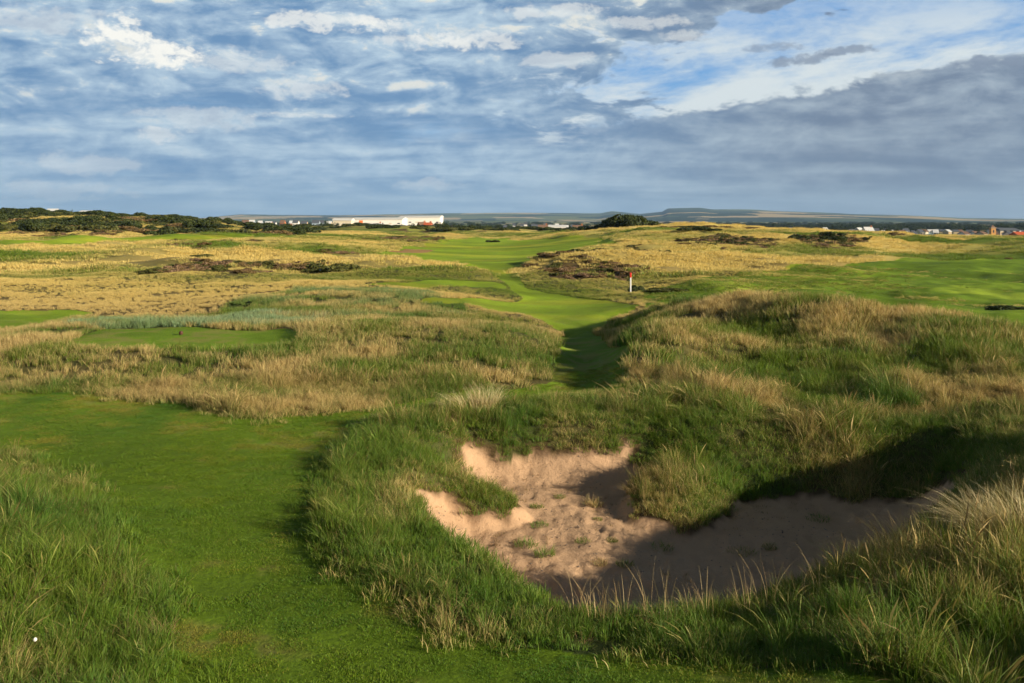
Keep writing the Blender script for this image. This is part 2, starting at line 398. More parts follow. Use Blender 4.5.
# ------------------------------------------------------------------ ground sheet
def lin(*c): return np.array(c)
def ground():
    nr, nc = 950, 940
    t = np.linspace(0, 1, nr)
    y = np.concatenate([np.linspace(-25, 7, 60, endpoint=False), np.exp(np.linspace(math.log(7), math.log(420), 700, endpoint=False)), np.exp(np.linspace(math.log(420), math.log(5200), 140))])
    nr = len(y)
    s = np.linspace(-1, 1, nc); s = .8*s*(.72+.28*s*s)*1.25
    Y, S = np.meshgrid(y, s, indexing='ij')
    X = S*(np.maximum(Y, 0)+14)+np.where(Y < 0, 0, 0)
    Z = H(X, Y)
    mk = masks(X.ravel(), Y.ravel()); x = X.ravel(); yy = Y.ravel()
    dry = mk['dry'][:, None]
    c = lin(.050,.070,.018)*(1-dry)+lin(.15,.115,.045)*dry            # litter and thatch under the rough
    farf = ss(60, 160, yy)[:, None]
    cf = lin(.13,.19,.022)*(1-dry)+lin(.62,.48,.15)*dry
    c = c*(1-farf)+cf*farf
    n1 = fbm(x/1.3, yy/1.3, 4, 51)[:, None]; n2 = fbm(x/9, yy/9, 4, 52)[:, None]; n3 = fbm(x/.35, yy/.35, 2, 53)[:, None]
    lawn = lin(.105,.175,.011)*(1+n1*.5+n2*.5)
    worn = ss(.02, .26, n1+n3*.5+n2*.3)
    lawn = lawn*(1-worn*.65)+lin(.18,.16,.045)*worn*.65
    lawn = lawn*(1+.35*ss(19, 27, yy))[:, None]      # mown turf turns lighter with distance
    c = np.where(mk['mown'][:, None], lawn, c)
    fw = lin(.22,.32,.020)*(1+n2*.6+fbm(x/40, yy/40, 3, 57)[:, None]*.7+fbm(x/12, yy/5, 3, 58)[:, None]*.6)
    fw = fw+lin(.12,.06,.01)*ss(.02,.25,fbm(x/18, yy/9, 4, 59))[:, None]
    fr = ss(30, 75, yy)[:, None]
    fw = fw*fr+lawn*(1-fr)
    c = np.where(mk['fair'][:, None], fw, c)
    right = inpoly(x, yy, M_RIGHT)[:, None]
    c = np.where(right & mk['fair'][:, None], lin(.13,.215,.016)*(1+n2*1.2+n1*.5)+lin(.09,.07,.01)*ss(.0,.3,n2+n1*.4), c)
    he = lin(.12,.085,.035)*(1+n1*1.2)
    c = np.where(mk['heath'][:, None], he, c)
    c = np.where(mk['s2'][:, None], lin(.34,.2,.08), c)
    sd = lin(.47,.305,.185)*(1+n1*.14+n3*.12)
    c = np.where(mk['sand'][:, None], sd, c)
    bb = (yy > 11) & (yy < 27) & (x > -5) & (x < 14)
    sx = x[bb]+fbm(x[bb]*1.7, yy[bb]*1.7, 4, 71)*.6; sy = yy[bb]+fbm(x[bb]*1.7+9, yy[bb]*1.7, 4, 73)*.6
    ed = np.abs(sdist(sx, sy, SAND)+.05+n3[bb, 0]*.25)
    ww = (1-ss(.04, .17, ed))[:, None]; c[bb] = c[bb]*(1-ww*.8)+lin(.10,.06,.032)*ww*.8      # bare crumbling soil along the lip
    # far plain: patchwork of fields
    pl = ss(380, 480, yy)[:, None]
    fx = np.floor(x/190+fbm(x/400, yy/400, 2, 60)*1.5); fy = np.floor(yy/330+fbm(x/400, yy/400, 2, 61)*1.5)
    hh = _hash(fx, fy, 3)[:, None]; h2 = _hash(fx, fy, 4)[:, None]
    fld = lin(.07,.12,.025)*(1-hh)+lin(.16,.20,.04)*hh
    fld = np.where(h2 > .62, lin(.42,.31,.13), fld); fld = np.where(h2 < .16, lin(.03,.05,.015), fld)
    ridge = ((x < -50) & (yy < 560))[:, None]
    rg = (ss(225, 250, yy)*ss(-45, -70, x))[:, None]; c = c*(1-rg*.75)+lin(.075,.085,.02)*(1+n2)*rg*.75
    fld = np.where(ridge, lin(.06,.075,.02)*(1+n2), fld)
    c = c*(1-pl)+fld*pl
    c = np.clip(c, .004, .8)
    i = np.arange(nr-1)[:, None]*nc+np.arange(nc-1)[None, :]; i = i.ravel()
    q = np.stack([i, i+1, i+nc+1, i+nc], 1)
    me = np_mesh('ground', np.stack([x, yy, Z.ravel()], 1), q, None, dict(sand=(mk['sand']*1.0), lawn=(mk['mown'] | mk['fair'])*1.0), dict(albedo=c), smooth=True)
    m, t, b, o = new_mat('ground')
    geo = t.new('ShaderNodeNewGeometry').outputs['Position']
    al = t.attr('albedo', out='Color'); sa = t.attr('sand'); la = t.attr('lawn')
    f1 = t.noise(geo, 14, 6, .7); f2 = t.noise(geo, .7, 5, .6); f3 = t.noise(geo, 60, 3, .6)
    k = t.m('ADD', t.m('MULTIPLY', f1, 1.0), t.m('MULTIPLY', f2, .5)); k = t.m('ADD', k, .25)
    ks = t.m('MULTIPLY_ADD', f3, .35, .82)
    kk = t.new('ShaderNodeMix'); t.put(kk.inputs[0], sa); t.put(kk.inputs[2], k); t.put(kk.inputs[3], ks); kk = kk.outputs[0]
    col = t.mix(1.0, al, t.vec(kk, kk, kk), 'MULTIPLY')
    crumb = t.m('MULTIPLY', t.ss(t.noise(geo, 9, 5, .75), .64, .70), sa)
    col = t.mix(t.m('MULTIPLY', crumb, .55), col, (.13, .075, .04))
    t.put(b.inputs['Base Color'], col); b.inputs['Roughness'].default_value = .95; b.inputs['Specular IOR Level'].default_value = .1
    bp = t.new('ShaderNodeBump'); bp.inputs['Distance'].default_value = .05; bp.inputs['Strength'].default_value = .8
    hh_ = t.m('ADD', t.m('MULTIPLY', t.noise(geo, 9, 6, .7), 1.0), t.m('MULTIPLY', t.noise(geo, 3.1, 3), .5))
    t.put(bp.inputs['Height'], hh_); t.l.new(bp.outputs[0], b.inputs['Normal'])
    me.materials.append(m)
    o = bpy.data.objects.new('ground', me); link(o); tag(o, kind='structure')
ground()

# ------------------------------------------------------------------ grass
def sample(N, d0, d1, half=.66, pad=3.5):
    """uniform per area over the wedge in front of the camera"""
    mx = half*d1+pad
    out = []
    tot = 0
    x = rng.uniform(-mx, mx, N); y = rng.uniform(d0, d1, N)
    k = np.abs(x) < half*y+pad
    return x[k], y[k]
def area_n(dens, d0, d1, half=.66, pad=3.5): return int(dens*2*(half*d1+pad)*(d1-d0))

tall = [blade_mesh('tall_tuft', MAT_BLADE, N=46, rad=.14, h0=.28, h1=.58, w=.0085, lean=.42, segs=4, seed=i) for i in range(6)]
tall += [blade_mesh('tall_tuft', MAT_BLADE, N=34, rad=.12, h0=.35, h1=.72, w=.0075, lean=.55, segs=4, head=.2, wind=(-.15, .1), seed=20+i) for i in range(3)]
MAT_DEAD = blade_material('dead_blades', (1.0, 0.0, 0.0), straw=(.34,.24,.12))
tall += [blade_mesh('tall_tuft', MAT_DEAD, N=44, rad=.2, h0=.15, h1=.42, w=.007, lean=1.1, segs=4, seed=30+i, power=1.3) for i in range(1)]
tall += [blade_mesh('tall_tuft', MAT_BLADE, N=60, rad=.2, h0=.12, h1=.36, w=.011, lean=.8, segs=4, seed=34+i, power=1.6) for i in range(2)]
C_TALL = source_collection('tall_tuft_kinds', tall)
low = [blade_mesh('low_tuft', MAT_BLADE, N=60, rad=.17, h0=.07, h1=.2, w=.009, lean=.55, segs=3, seed=40+i) for i in range(5)]
C_LOW = source_collection('low_tuft_kinds', low)
lawn = [blade_mesh('lawn_patch', MAT_LAWN, N=230, rad=.17, h0=.008, h1=.032, w=.007, lean=.7, segs=2, seed=60+i, sq=True) for i in range(5)]
C_LAWN = source_collection('lawn_patch_kinds', lawn)
midt = [blade_mesh('mid_tuft', MAT_BLADE, N=80, rad=.33, h0=.22, h1=.52, w=.017, lean=.4, segs=3, seed=80+i) for i in range(6)]
C_MID = source_collection('mid_tuft_kinds', midt)
fart = [blade_mesh('far_tuft', MAT_BLADE, N=130, rad=1.0, h0=.15, h1=.42, w=.05, lean=.5, segs=2, seed=100+i) for i in range(6)]
C_FAR = source_collection('far_tuft_kinds', fart)

def edge_keep(x, y, mk): return ~(mk['mown'] | mk['fair'] | mk['sand'] | mk['s2'])
# near rough
d0, d1 = 1.0, 30
x, y = sample(area_n(58, d0, d1, .66, 9), d0, d1, .66, 9)
vis = (np.abs(x) < .6*y+2) | ((x > 0) & (x < 19)); vis &= ~((y < 8) & (x < 4))
x, y = x[vis], y[vis]
mk = masks(x, y); k = edge_keep(x, y, mk); 
dens = .60+fbm(x/.8, y/.8, 3, 120)*2.4
shortz = ss(.0, .35, fbm(x/2.0, y/2.0, 3, 121)+.12)
k &= rng.random(len(x)) < dens
x, y = x[k], y[k]; dr = mk['dry'][k]; si = mk['silver'][k]; shortz = shortz[k]
z = H(x, y)
hs = .62+.55*shortz+fbm(x/.7, y/.7, 2, 122)*.5
# fringe against mown turf and the sand is shorter
g = rng.random(len(x))
rim = ((x < 3.5) & (y < 24)); hs = np.where(rim, hs*.82, hs)
sd_ = np.full(len(x), -9.0); bb_ = (y < 25.5) & (y > 10) & (x > -4) & (x < 12); sd_[bb_] = sdist(x[bb_], y[bb_], SAND)
hs = hs*(1-.42*ss(-1.7, -.3, sd_)*np.where(y < 20.3, 1, .35))
path = inpoly(x, y, P2((440,405),(380,412),(480,384),(570,378),(640,384),(650,402),(560,404),(500,408)))
hs = np.where(path, hs*.32, hs)
bank = (y > 27) & (x < 3); hs = np.where(bank, hs*.8, hs)
hs = np.clip(hs, .25, 1.5)
scatter('tall_grass', 'tall green and straw rough grass around the sand bunker', 'grass', C_TALL, 12, x, y, z, hs*rng.uniform(.8, 1.3, len(x)), dr, si, np.clip(fbm(x/1.9, y/1.9, 3, 123)*1.6+.25, 0, 1), sclz=hs*rng.uniform(.65, 1.4, len(x)), tilt=.2)
# under layer
x, y = sample(area_n(42, 8, 30, .62, 3), 8, 30, .62, 3)
mk = masks(x, y); k = ~(mk['sand'] | mk['fair'])
# a ragged fringe on the mown edge
mo = mk['mown']
mk2 = masks(x+rng.normal(0, .25, len(x)), y+rng.normal(0, .3, len(x)))
k &= (~mo | (~mk2['mown'] & ~mk2['sand']))
x, y = x[k], y[k]; dr = mk['dry'][k]; si = mk['silver'][k]
scatter('low_grass', 'short green undergrowth between the tall grass tufts', 'grass', C_LOW, 5, x, y, H(x, y), rng.uniform(.6, 1.35, len(x)), dr*.75, si, rng.random(len(x))*.6)
# mown turf
x, y = sample(area_n(17, 8.5, 33, .6, 1.5), 8.5, 33, .6, 1.5)
mk = masks(x, y); k = mk['mown']; x, y = x[k], y[k]
dl = .22+.22*ss(19, 27, y)+fbm(x/1.3, y/1.3, 4, 51)*1.5+fbm(x/.4, y/.4, 2, 131)*.8
scatter('mown_turf', 'closely mown green turf in the foreground', 'turf', C_LAWN, 5, x, y, H(x, y)+.002, rng.uniform(.8, 1.2, len(x)), np.clip(dl, 0, 1), x*0, np.clip(.25+fbm(x/2.2, y/2.2, 3, 133)*1.8, 0, 1), tilt=.03)
# middle distance
x, y = sample(area_n(13, 30, 95, .62, 6), 30, 95, .62, 6)
mk = masks(x, y); k = edge_keep(x, y, mk) & ~mk['heath']
k &= rng.random(len(x)) < np.clip(.75+fbm(x/2.5, y/2.5, 3, 140)*1.8, 0, 1)
x, y = x[k], y[k]; dr = mk['dry'][k]; si = mk['silver'][k]
dr = np.where(y > 56, np.clip(dr+.05, 0, 1), dr)
dune = (x > 2.5) & (y < 52)
hs = np.where(dune, 1.0, .7)+fbm(x/3, y/3, 3, 141)*.8+si*.25
hs = np.where((y > 52), hs*(.62+.5*si), hs); hs = np.clip(hs, .3, 1.5)
scatter('dune_grass', 'pale straw and green marram grass on the dunes', 'grass', C_MID, 6, x, y, H(x, y), hs*rng.uniform(.9, 1.2, len(x)), dr, si, np.clip(fbm(x/4, y/4, 2, 142)*1.4+.1, 0, 1), sclz=hs)
# short olive rough over the green slope right of the post
x, y = sample(area_n(5, 50, 110, .62, 6), 50, 110, .62, 6)
rt = inpoly(x, y, M_RIGHT); u_ = UC+x/y*F
k = rt & (rng.random(len(x)) < np.clip(1.25-ss(760, 960, u_)*1.3+fbm(x/5, y/5, 3, 160)*2.2, 0, 1)); x, y = x[k], y[k]
scatter('slope_grass', 'short olive rough on the green slope right of the post', 'grass', C_MID, 6, x, y, H(x, y)-.05, rng.uniform(.8, 1.3, len(x)), np.clip(.28+fbm(x/6, y/4, 3, 161)*1.3, 0, 1), x*0, x*0, sclz=rng.uniform(.25, .5, len(x)))
# far
x, y = sample(area_n(1.1, 90, 335, .6, 10), 90, 335, .6, 10)
mk = masks(x, y); k = edge_keep(x, y, mk) & (~mk['heath'] | (rng.random(len(x)) < .5)); k &= rng.random(len(x)) < np.clip(.6+fbm(x/9, y/9, 3, 150)*1.7, 0, 1)
x, y = x[k], y[k]; dr = mk['dry'][k]
scatter('far_grass', 'golden sunlit grass on the distant dunes', 'grass', C_FAR, 6, x, y, H(x, y)-.05, rng.uniform(.7, 1.3, len(x)), dr, x*0, x*0)

# ------------------------------------------------------------------ leafy shrubs and trees
def leaf_mat(name, c1, c2, trans=.2):
    m, t, b, o = new_mat(name)
    r = t.attr('r'); col = t.mix(r, c1, c2)
    t.put(b.inputs['Base Color'], col); b.inputs['Roughness'].default_value = .6; b.inputs['Specular IOR Level'].default_value = .2
    tr = t.new('ShaderNodeBsdfTranslucent'); t.put(tr.inputs[0], col)
    mx = t.new('ShaderNodeMixShader'); mx.inputs[0].default_value = trans
    t.l.new(b.outputs[0], mx.inputs[1]); t.l.new(tr.outputs[0], mx.inputs[2]); t.l.new(mx.outputs[0], o.inputs[0])
    return m
M_GORSE = leaf_mat('gorse_leaves', (.022,.035,.010), (.075,.095,.022))
M_OLIVE = leaf_mat('olive_leaves', (.05,.06,.015), (.14,.14,.035))
M_BRACKEN = leaf_mat('bracken_leaves', (.11,.07,.03), (.26,.18,.07))
M_HEATHER = leaf_mat('heather_sprigs', (.16,.10,.06), (.34,.22,.12))
M_TREE = leaf_mat('tree_leaves', (.018,.032,.010), (.055,.075,.02))
M_BARK = plain('bark', (.09,.065,.045), .9)
def leaf_cluster(N, seed, rx=1, ry=1, rz=.6, lobes=7, leaf=.12, z0=.0):
    g = np.random.default_rng(seed)
    lc = np.stack([g.normal(0, .42, lobes)*rx, g.normal(0, .42, lobes)*ry, g.uniform(.15, .75, lobes)*rz+z0], 1)
    lr = g.uniform(.28, .55, lobes)
    w = g.integers(0, lobes, N)
    d = g.normal(0, 1, (N, 3)); d /= np.linalg.norm(d, axis=1)[:, None]
    rad = lr[w]*g.uniform(.55, 1.08, N)**.5
    p = lc[w]+d*rad[:, None]*np.array([rx, ry, rz*1.05])
    p[:, 2] = np.maximum(p[:, 2], z0-.02)
    a = g.normal(0, 1, (N, 3)); a /= np.linalg.norm(a, axis=1)[:, None]
    b = np.cross(a, d+g.normal(0, .4, (N, 3))); b /= np.linalg.norm(b, axis=1)[:, None]+1e-9
    s = leaf*g.uniform(.6, 1.4, N)[:, None]
    V = np.stack([p-a*s*.5, p+b*s*.35, p+a*s*.5, p-b*s*.35], 1).reshape(-1, 3)
    q = np.arange(N*4).reshape(-1, 4)
    return V, q, np.repeat(np.clip(g.random(N)*.8+.2*g.random(lobes)[w], 0, 1), 4)
def cluster_mesh(name, mat, **kw):
    V, q, r = leaf_cluster(**kw)
    me = np_mesh(name, V, q, None, dict(r=r)); me.materials.append(mat); return me
GORSE = [cluster_mesh('gorse_bush', M_GORSE, N=2200, seed=200+i, leaf=.15, rz=.62) for i in range(5)]
OLIVE = [cluster_mesh('olive_bush', M_OLIVE, N=1800, seed=220+i, leaf=.15, rz=.5) for i in range(3)]
BRACK = [cluster_mesh('bracken', M_BRACKEN, N=1500, seed=240+i, leaf=.16, rz=.4) for i in range(3)]
HEA = [cluster_mesh('heather', M_HEATHER, N=700, seed=260+i, leaf=.16, rz=.35) for i in range(3)]
def bush(kind, u, d, w, h, label, name='gorse_bush', group=None, cat='shrub'):
    mesh = {'g': GORSE, 'o': OLIVE, 'b': BRACK, 'h': HEA}[kind]
    x, y = W(u, d); o = bpy.data.objects.new(name, random.choice(mesh)); link(o)
    o.location = (x, y, Hs(x, y)-.05); o.scale = (w/2, w/2, h); o.rotation_euler.z = random.uniform(0, 6.28)
    return tag(o, label, cat, group)
# heather / bracken mats on the dunes (uncountable ground cover)
def cover(name, label, meshes, polyidx, dens, sc, y0, y1, seed):
    c = source_collection(name+'_kinds', meshes)
    N = area_n(dens, y0, y1, .6, 8)
    x, y = sample(N, y0, y1, .6, 8); mk = masks(x, y); k = mk['heath'] & ~mk['fair']; x, y = x[k], y[k]
    scatter(name, label, 'ground cover', c, len(meshes), x, y, H(x, y)-.03, sc*rng.uniform(.7, 1.3, len(x)), x*0, x*0, x*0, sclz=sc*rng.uniform(.5, 1.1, len(x)))
cover('heather', 'purple brown heather and bracken patches among golden grass', HEA+BRACK+OLIVE[:2], 0, .8, .75, 50, 330, 1)

# thicket on the far left ridge
G1 = 'gorse bushes on the far left ridge'
for i in range(270):
    u = random.uniform(-60, 300); d = random.uniform(235, 345)
    if u > 120 and d < 290 and random.random() < .5: continue
    k = random.random()
    bush('g' if k < .62 else ('o' if k < .9 else 'b'), u, d, random.uniform(5, 11), random.uniform(1.3, 3.0),
         ('dark green gorse bush' if k < .62 else 'yellow-green bush' if k < .9 else 'brown withered bush')+' in the thicket on the far left ridge',
         ('gorse_bush' if k < .62 else 'olive_bush' if k < .9 else 'bracken_clump'), G1 if k < .62 else ('yellow-green bushes on the far left ridge' if k < .9 else 'brown bushes on the far left ridge'))
G2 = 'gorse bushes massed on the central hump'
for i in range(16):
    u = 597+i*3.9+random.uniform(-2, 2)
    hh = 4.3*math.exp(-((u-625)/24)**2)+1.1
    bush('g', u, 282+random.uniform(-10, 8), random.uniform(6, 9), hh, 'dark gorse bush in the mass crowning the central hump on the skyline', group=G2)
for (u, d, w, h) in ((668,235,5,1.0),(676,225,6,.9),(690,222,7,.9),(706,226,6,1.2),(718,222,7,1.3),(745,236,6,1.1),(752,230,5,1.0),(735,190,5,.9),(700,190,7,.9)):
    bush('g' if random.random() < .6 else 'b', u, d, w, h, 'low dark bush on the right skyline dunes', group='low bushes on the right skyline dunes')
for (u, d, w, h) in ((720,150,4,1.1),(733,150,5,1.2),(746,152,5,1.1),(708,156,4,.9),(760,155,4,.8)):
    bush('g', u, d, w, h, 'dark bush in the brown thicket right of centre', group='bushes in the brown thicket right of centre')
for (u, d) in ((800,170),(826,180),(832,176)): bush('g', u, d, 4.5, 1.3, 'dark bush beside the brown patch on the right dunes', group='bushes by the right brown patch')
bush('o', 202, 118, 3.2, .9, 'small isolated green bush in the golden grass on the left', 'green_bush')
bush('g', 495, 236, 3.2, .9, 'small dark bush alone on the far bright fairway', 'dark_bush')
bush('g', 638, 79.5, 1.5, 1.1, 'dark green bush immediately right of the red and white post', 'green_bush')
for (u, d, w, h) in ((655,75,2.2,.55),(664,73,2.4,.6),(672,72,2.0,.55)): bush('o', u, d, w, h, 'low olive bush in the hollow right of the marker post', 'olive_bush', 'olive bushes right of the marker post')
for (u, d, w, h) in ((548,118,3,.8),(560,116,4,.9),(575,118,4,1.1),(590,120,5,1.1),(606,119,5,1.2),(620,118,4,.9),(536,112,3,.6)):
    bush('b' if random.random() < .6 else 'g', u, d, w, h, 'brown bush along the bank above the marker post', 'bracken_clump', 'brown bushes along the bank above the post')
for (u, d, w, h) in ((326,92,3.4,.9),(338,92,4.2,1.3),(350,93,3.2,.9)): bush('o', u, d, w, h, 'grey-green willow bush behind the middle grass mound', 'willow_bush', 'willow bushes behind the middle mound')
for (u, d, w, h) in ((1004,62,2.6,.5),(1016,60,3,.6),(1030,58,3,.6)): bush('g', u, d, w, h, 'dark low bush at the right edge of the green slope', group='dark bushes at the right edge')

for i in range(62):
    u = random.uniform(250, 612)
    bush('g' if random.random() < .7 else 'o', u, random.uniform(335, 432), random.uniform(5, 11), random.uniform(1.6, 3.0), 'dark low bush in the hedge line below the town at the centre of the skyline', 'hedge_bush', 'hedge bushes below the town')
# trees near the town
def trunk_mesh():
    V = []; Q = []
    ns = 7; lv = [(0, .09, 0, 0), (.5, .07, .03, .01), (1.2, .05, .0, .05), (2.0, .02, .06, .04)]
    def tube(pts):
        o = len(V)
        for (x, y, z, r) in pts:
            for k in range(ns): V.append((x+r*math.cos(k*6.283/ns), y+r*math.sin(k*6.283/ns), z))
        for i in range(len(pts)-1):
            for k in range(ns): Q.append((o+i*ns+k, o+i*ns+(k+1) % ns, o+(i+1)*ns+(k+1) % ns, o+(i+1)*ns+k))
    tube([(0, 0, -.05, .06), (.01, 0, .15, .045), (0, .02, .4, .035), (.02, .01, .75, .015)])
    for a in range(5):
        an = a*1.3; tube([(0, 0, .2+.05*a, .022), (.15*math.cos(an), .15*math.sin(an), .36+.06*a, .014), (.3*math.cos(an), .3*math.sin(an), .5+.07*a, .006)])
    me = np_mesh('trunk', V, Q, None, smooth=True); me.materials.append(M_BARK); return me
TRUNK = trunk_mesh()
CROWNS = [cluster_mesh('crown', M_TREE, N=1700, seed=300+i, rx=.5, ry=.5, rz=.62, lobes=9, leaf=.07, z0=.2) for i in range(5)]
def ztop(v, d): return ZC-(v-VH)/F*d
def tree(u, d, vtop, wpx, label, group):
    x, y = W(u, d); g = Hs(x, y); h = max(ztop(vtop, d)-g, 2.5)
    r = empty('tree', (x, y, g), random.uniform(0, 6)); tag(r, label, 'tree', group)
    a = bpy.data.objects.new('trunk', TRUNK); link(a, r); a.scale = (h, h, h)
    c = bpy.data.objects.new('crown', random.choice(CROWNS)); link(c, r); w = wpx*d/F
    c.scale = (w*1.05, w*1.05, h)
def trees(lst, label, group):
    for (u, d, v, w) in lst: tree(u, d, v, w, label, group)
trees([(318,620,220.5,10),(327,610,219,12),(322,600,223,10),(336,615,222,8),(346,640,221,9),(348,600,223,9)], 'dark tree in the clump left of the white warehouse', 'trees left of the warehouse')
trees([(285,640,221,8),(309,640,224,6)], 'small dark tree between the grass and the distant fields', 'small trees at the left of the town')
trees([(372,650,222,8),(379,640,223,7),(396,640,224,8),(404,650,222,9),(412,640,221,10),(421,650,223,9),(430,640,224,8),(436,660,220,8),(446,640,220,9),(452,650,221,8),(461,640,222,9),(470,660,223,8)], 'dark tree in front of the white warehouse', 'trees in front of the warehouse')
trees([(478,700,222,9),(488,720,223,9),(498,700,224,9),(509,700,225,9),(520,710,224.5,9),(529,700,225,9),(590,690,225,8),(597,700,224,8),(562,660,229.5,7),(555,640,230,7),(570,650,230,7),(585,640,230,7),(548,650,230,7)], 'dark tree among the buildings at the middle of the skyline', 'trees in the middle of the town')
trees([(62,395,209,5),(71.5,392,208.5,4.5)], 'dark tree beside the white house on the left ridge', 'trees by the white house on the ridge')
trees([(99,420,210.5,6),(103,420,212,6),(6,420,205.5,12),(18,430,206,12),(30,420,206.5,11),(40,425,208,10),(114,430,212,8),(125,430,213,10),(136,430,213.5,10)], 'tree standing along the top of the far left ridge', 'trees along the left ridge')
tl = []
for i in range(34):
    u = 770+i*7.9+random.uniform(-3, 3); tl.append((u, random.uniform(680, 1100), 226.5+(u-770)/250*3.2+random.uniform(-1.5, 1.2), random.uniform(6, 11)))
trees(tl, 'dark tree among the houses on the right of the skyline', 'trees among the houses on the right')

# ------------------------------------------------------------------ buildings
WALLS = dict(white=plain('white_render', (.78,.76,.70), .8, .1), cream=plain('cream_render', (.62,.55,.42), .8, .1), brick=plain('red_brick', (.42,.17,.08), .9, .15),
             orange=plain('orange_brick', (.60,.30,.10), .9, .15), grey=plain('grey_cladding', (.30,.38,.46), .6, .1), tan=plain('tan_stone', (.50,.38,.24), .9, .15))
ROOFS = dict(slate=plain('slate_roof', (.10,.11,.13), .7, .2), red=plain('red_roof', (.55,.12,.05), .8, .15), pale=plain('pale_roof', (.66,.66,.64), .6, .1), brown=plain('brown_roof', (.20,.12,.08), .8, .2))
GLASS = plain('window_glass', (.04,.05,.06), .15, .1); DOORR = plain('orange_door', (.75,.20,.05), .6, .1); DARKD = plain('dark_door', (.06,.05,.05), .6, .1)
def box(V, Q, x0, x1, y0, y1, z0, z1):
    o = len(V)
    V += [(x0,y0,z0),(x1,y0,z0),(x1,y1,z0),(x0,y1,z0),(x0,y0,z1),(x1,y0,z1),(x1,y1,z1),(x0,y1,z1)]
    Q += [(o+a, o+b, o+c, o+d) for a, b, c, d in ((0,3,2,1),(4,5,6,7),(0,1,5,4),(1,2,6,5),(2,3,7,6),(3,0,4,7))]
def mo(name, V, Q, mat, parent, T=None):
    me = np_mesh(name, V, Q if len(Q) else None, T); me.materials.append(mat)
    return link(bpy.data.objects.new(name, me), parent)
def gable_house(name, x, y, z, w, dep, eave, ridge, wall, roof, label, cat, rz=0, group=None, floors=1, nwin=3, chimney=True, door=DARKD):
    r = empty(name, (x, y, z), rz); tag(r, label, cat, group)
    V, Q = [], []; box(V, Q, -w/2, w/2, -dep/2, dep/2, -1.5, eave)
    n = len(V); V += [(-w/2,-dep/2,eave),(-w/2,dep/2,eave),(-w/2,0,ridge-.12),(w/2,-dep/2,eave),(w/2,dep/2,eave),(w/2,0,ridge-.12)]
    mo('wall', V, Q, WALLS[wall], r, [(n, n+2, n+1), (n+3, n+4, n+5)])
    e = .35; V = []; Q = []
    sl = (ridge-eave)/(dep/2)
    pr = [(-dep/2-e, eave-e*sl+.02), (0, ridge+.02), (dep/2+e, eave-e*sl+.02)]
    for xx in (-w/2-e, w/2+e):
        for (yy, zz) in pr: V += [(xx, yy, zz), (xx, yy, zz+.22)]
    for i in (0, 1):
        a = 2*i
        Q += [(a, a+2, 6+a+2, 6+a), (a+1, 6+a+1, 6+a+3, a+3), (a, a+1, a+3, a+2), (6+a, 6+a+2, 6+a+3, 6+a+1)]
    Q += [(0, 6, 7, 1), (4, 5, 11, 10)]
    rf = mo('roof', V, Q, ROOFS[roof], r)
    if chimney:
        V, Q = [], []; box(V, Q, w*.3, w*.3+.9, -.4, .4, ridge-.5, ridge+1.1); mo('chimney', V, Q, WALLS['brick'], rf)
    for f in range(floors):
        zz = 1.0+f*2.7
        if zz+1.2 > eave: break
        for k in range(nwin):
            xx = -w/2+w*(k+.5)/nwin
            if f == 0 and k == nwin//2:
                V, Q = [], []; box(V, Q, xx-.5, xx+.5, -dep/2-.06, -dep/2+.02, 0, 2.1); mo('door', V, Q, door, r); continue
            V, Q = [], []; box(V, Q, xx-.6, xx+.6, -dep/2-.05, -dep/2+.02, zz, zz+1.2); mo('window', V, Q, GLASS, r)
    return r
def house_at(u, d, vtop, wpx, wall, roof, label, group=None, name='house', cat='house', rz=0, dep=8, chimney=True, ratio=.62, nwin=4):
    x, y = W(u, d); g = Hs(x, y); top = max(ztop(vtop, d)-g, 3.4); w = wpx*d/F
    eave = top-min(2.6, top*.42) if ratio else top
    return gable_house(name, x, y, g, w, dep, eave, top, wall, roof, label, cat, rz, group, floors=int(top//2.7)+1, nwin=nwin, chimney=chimney)
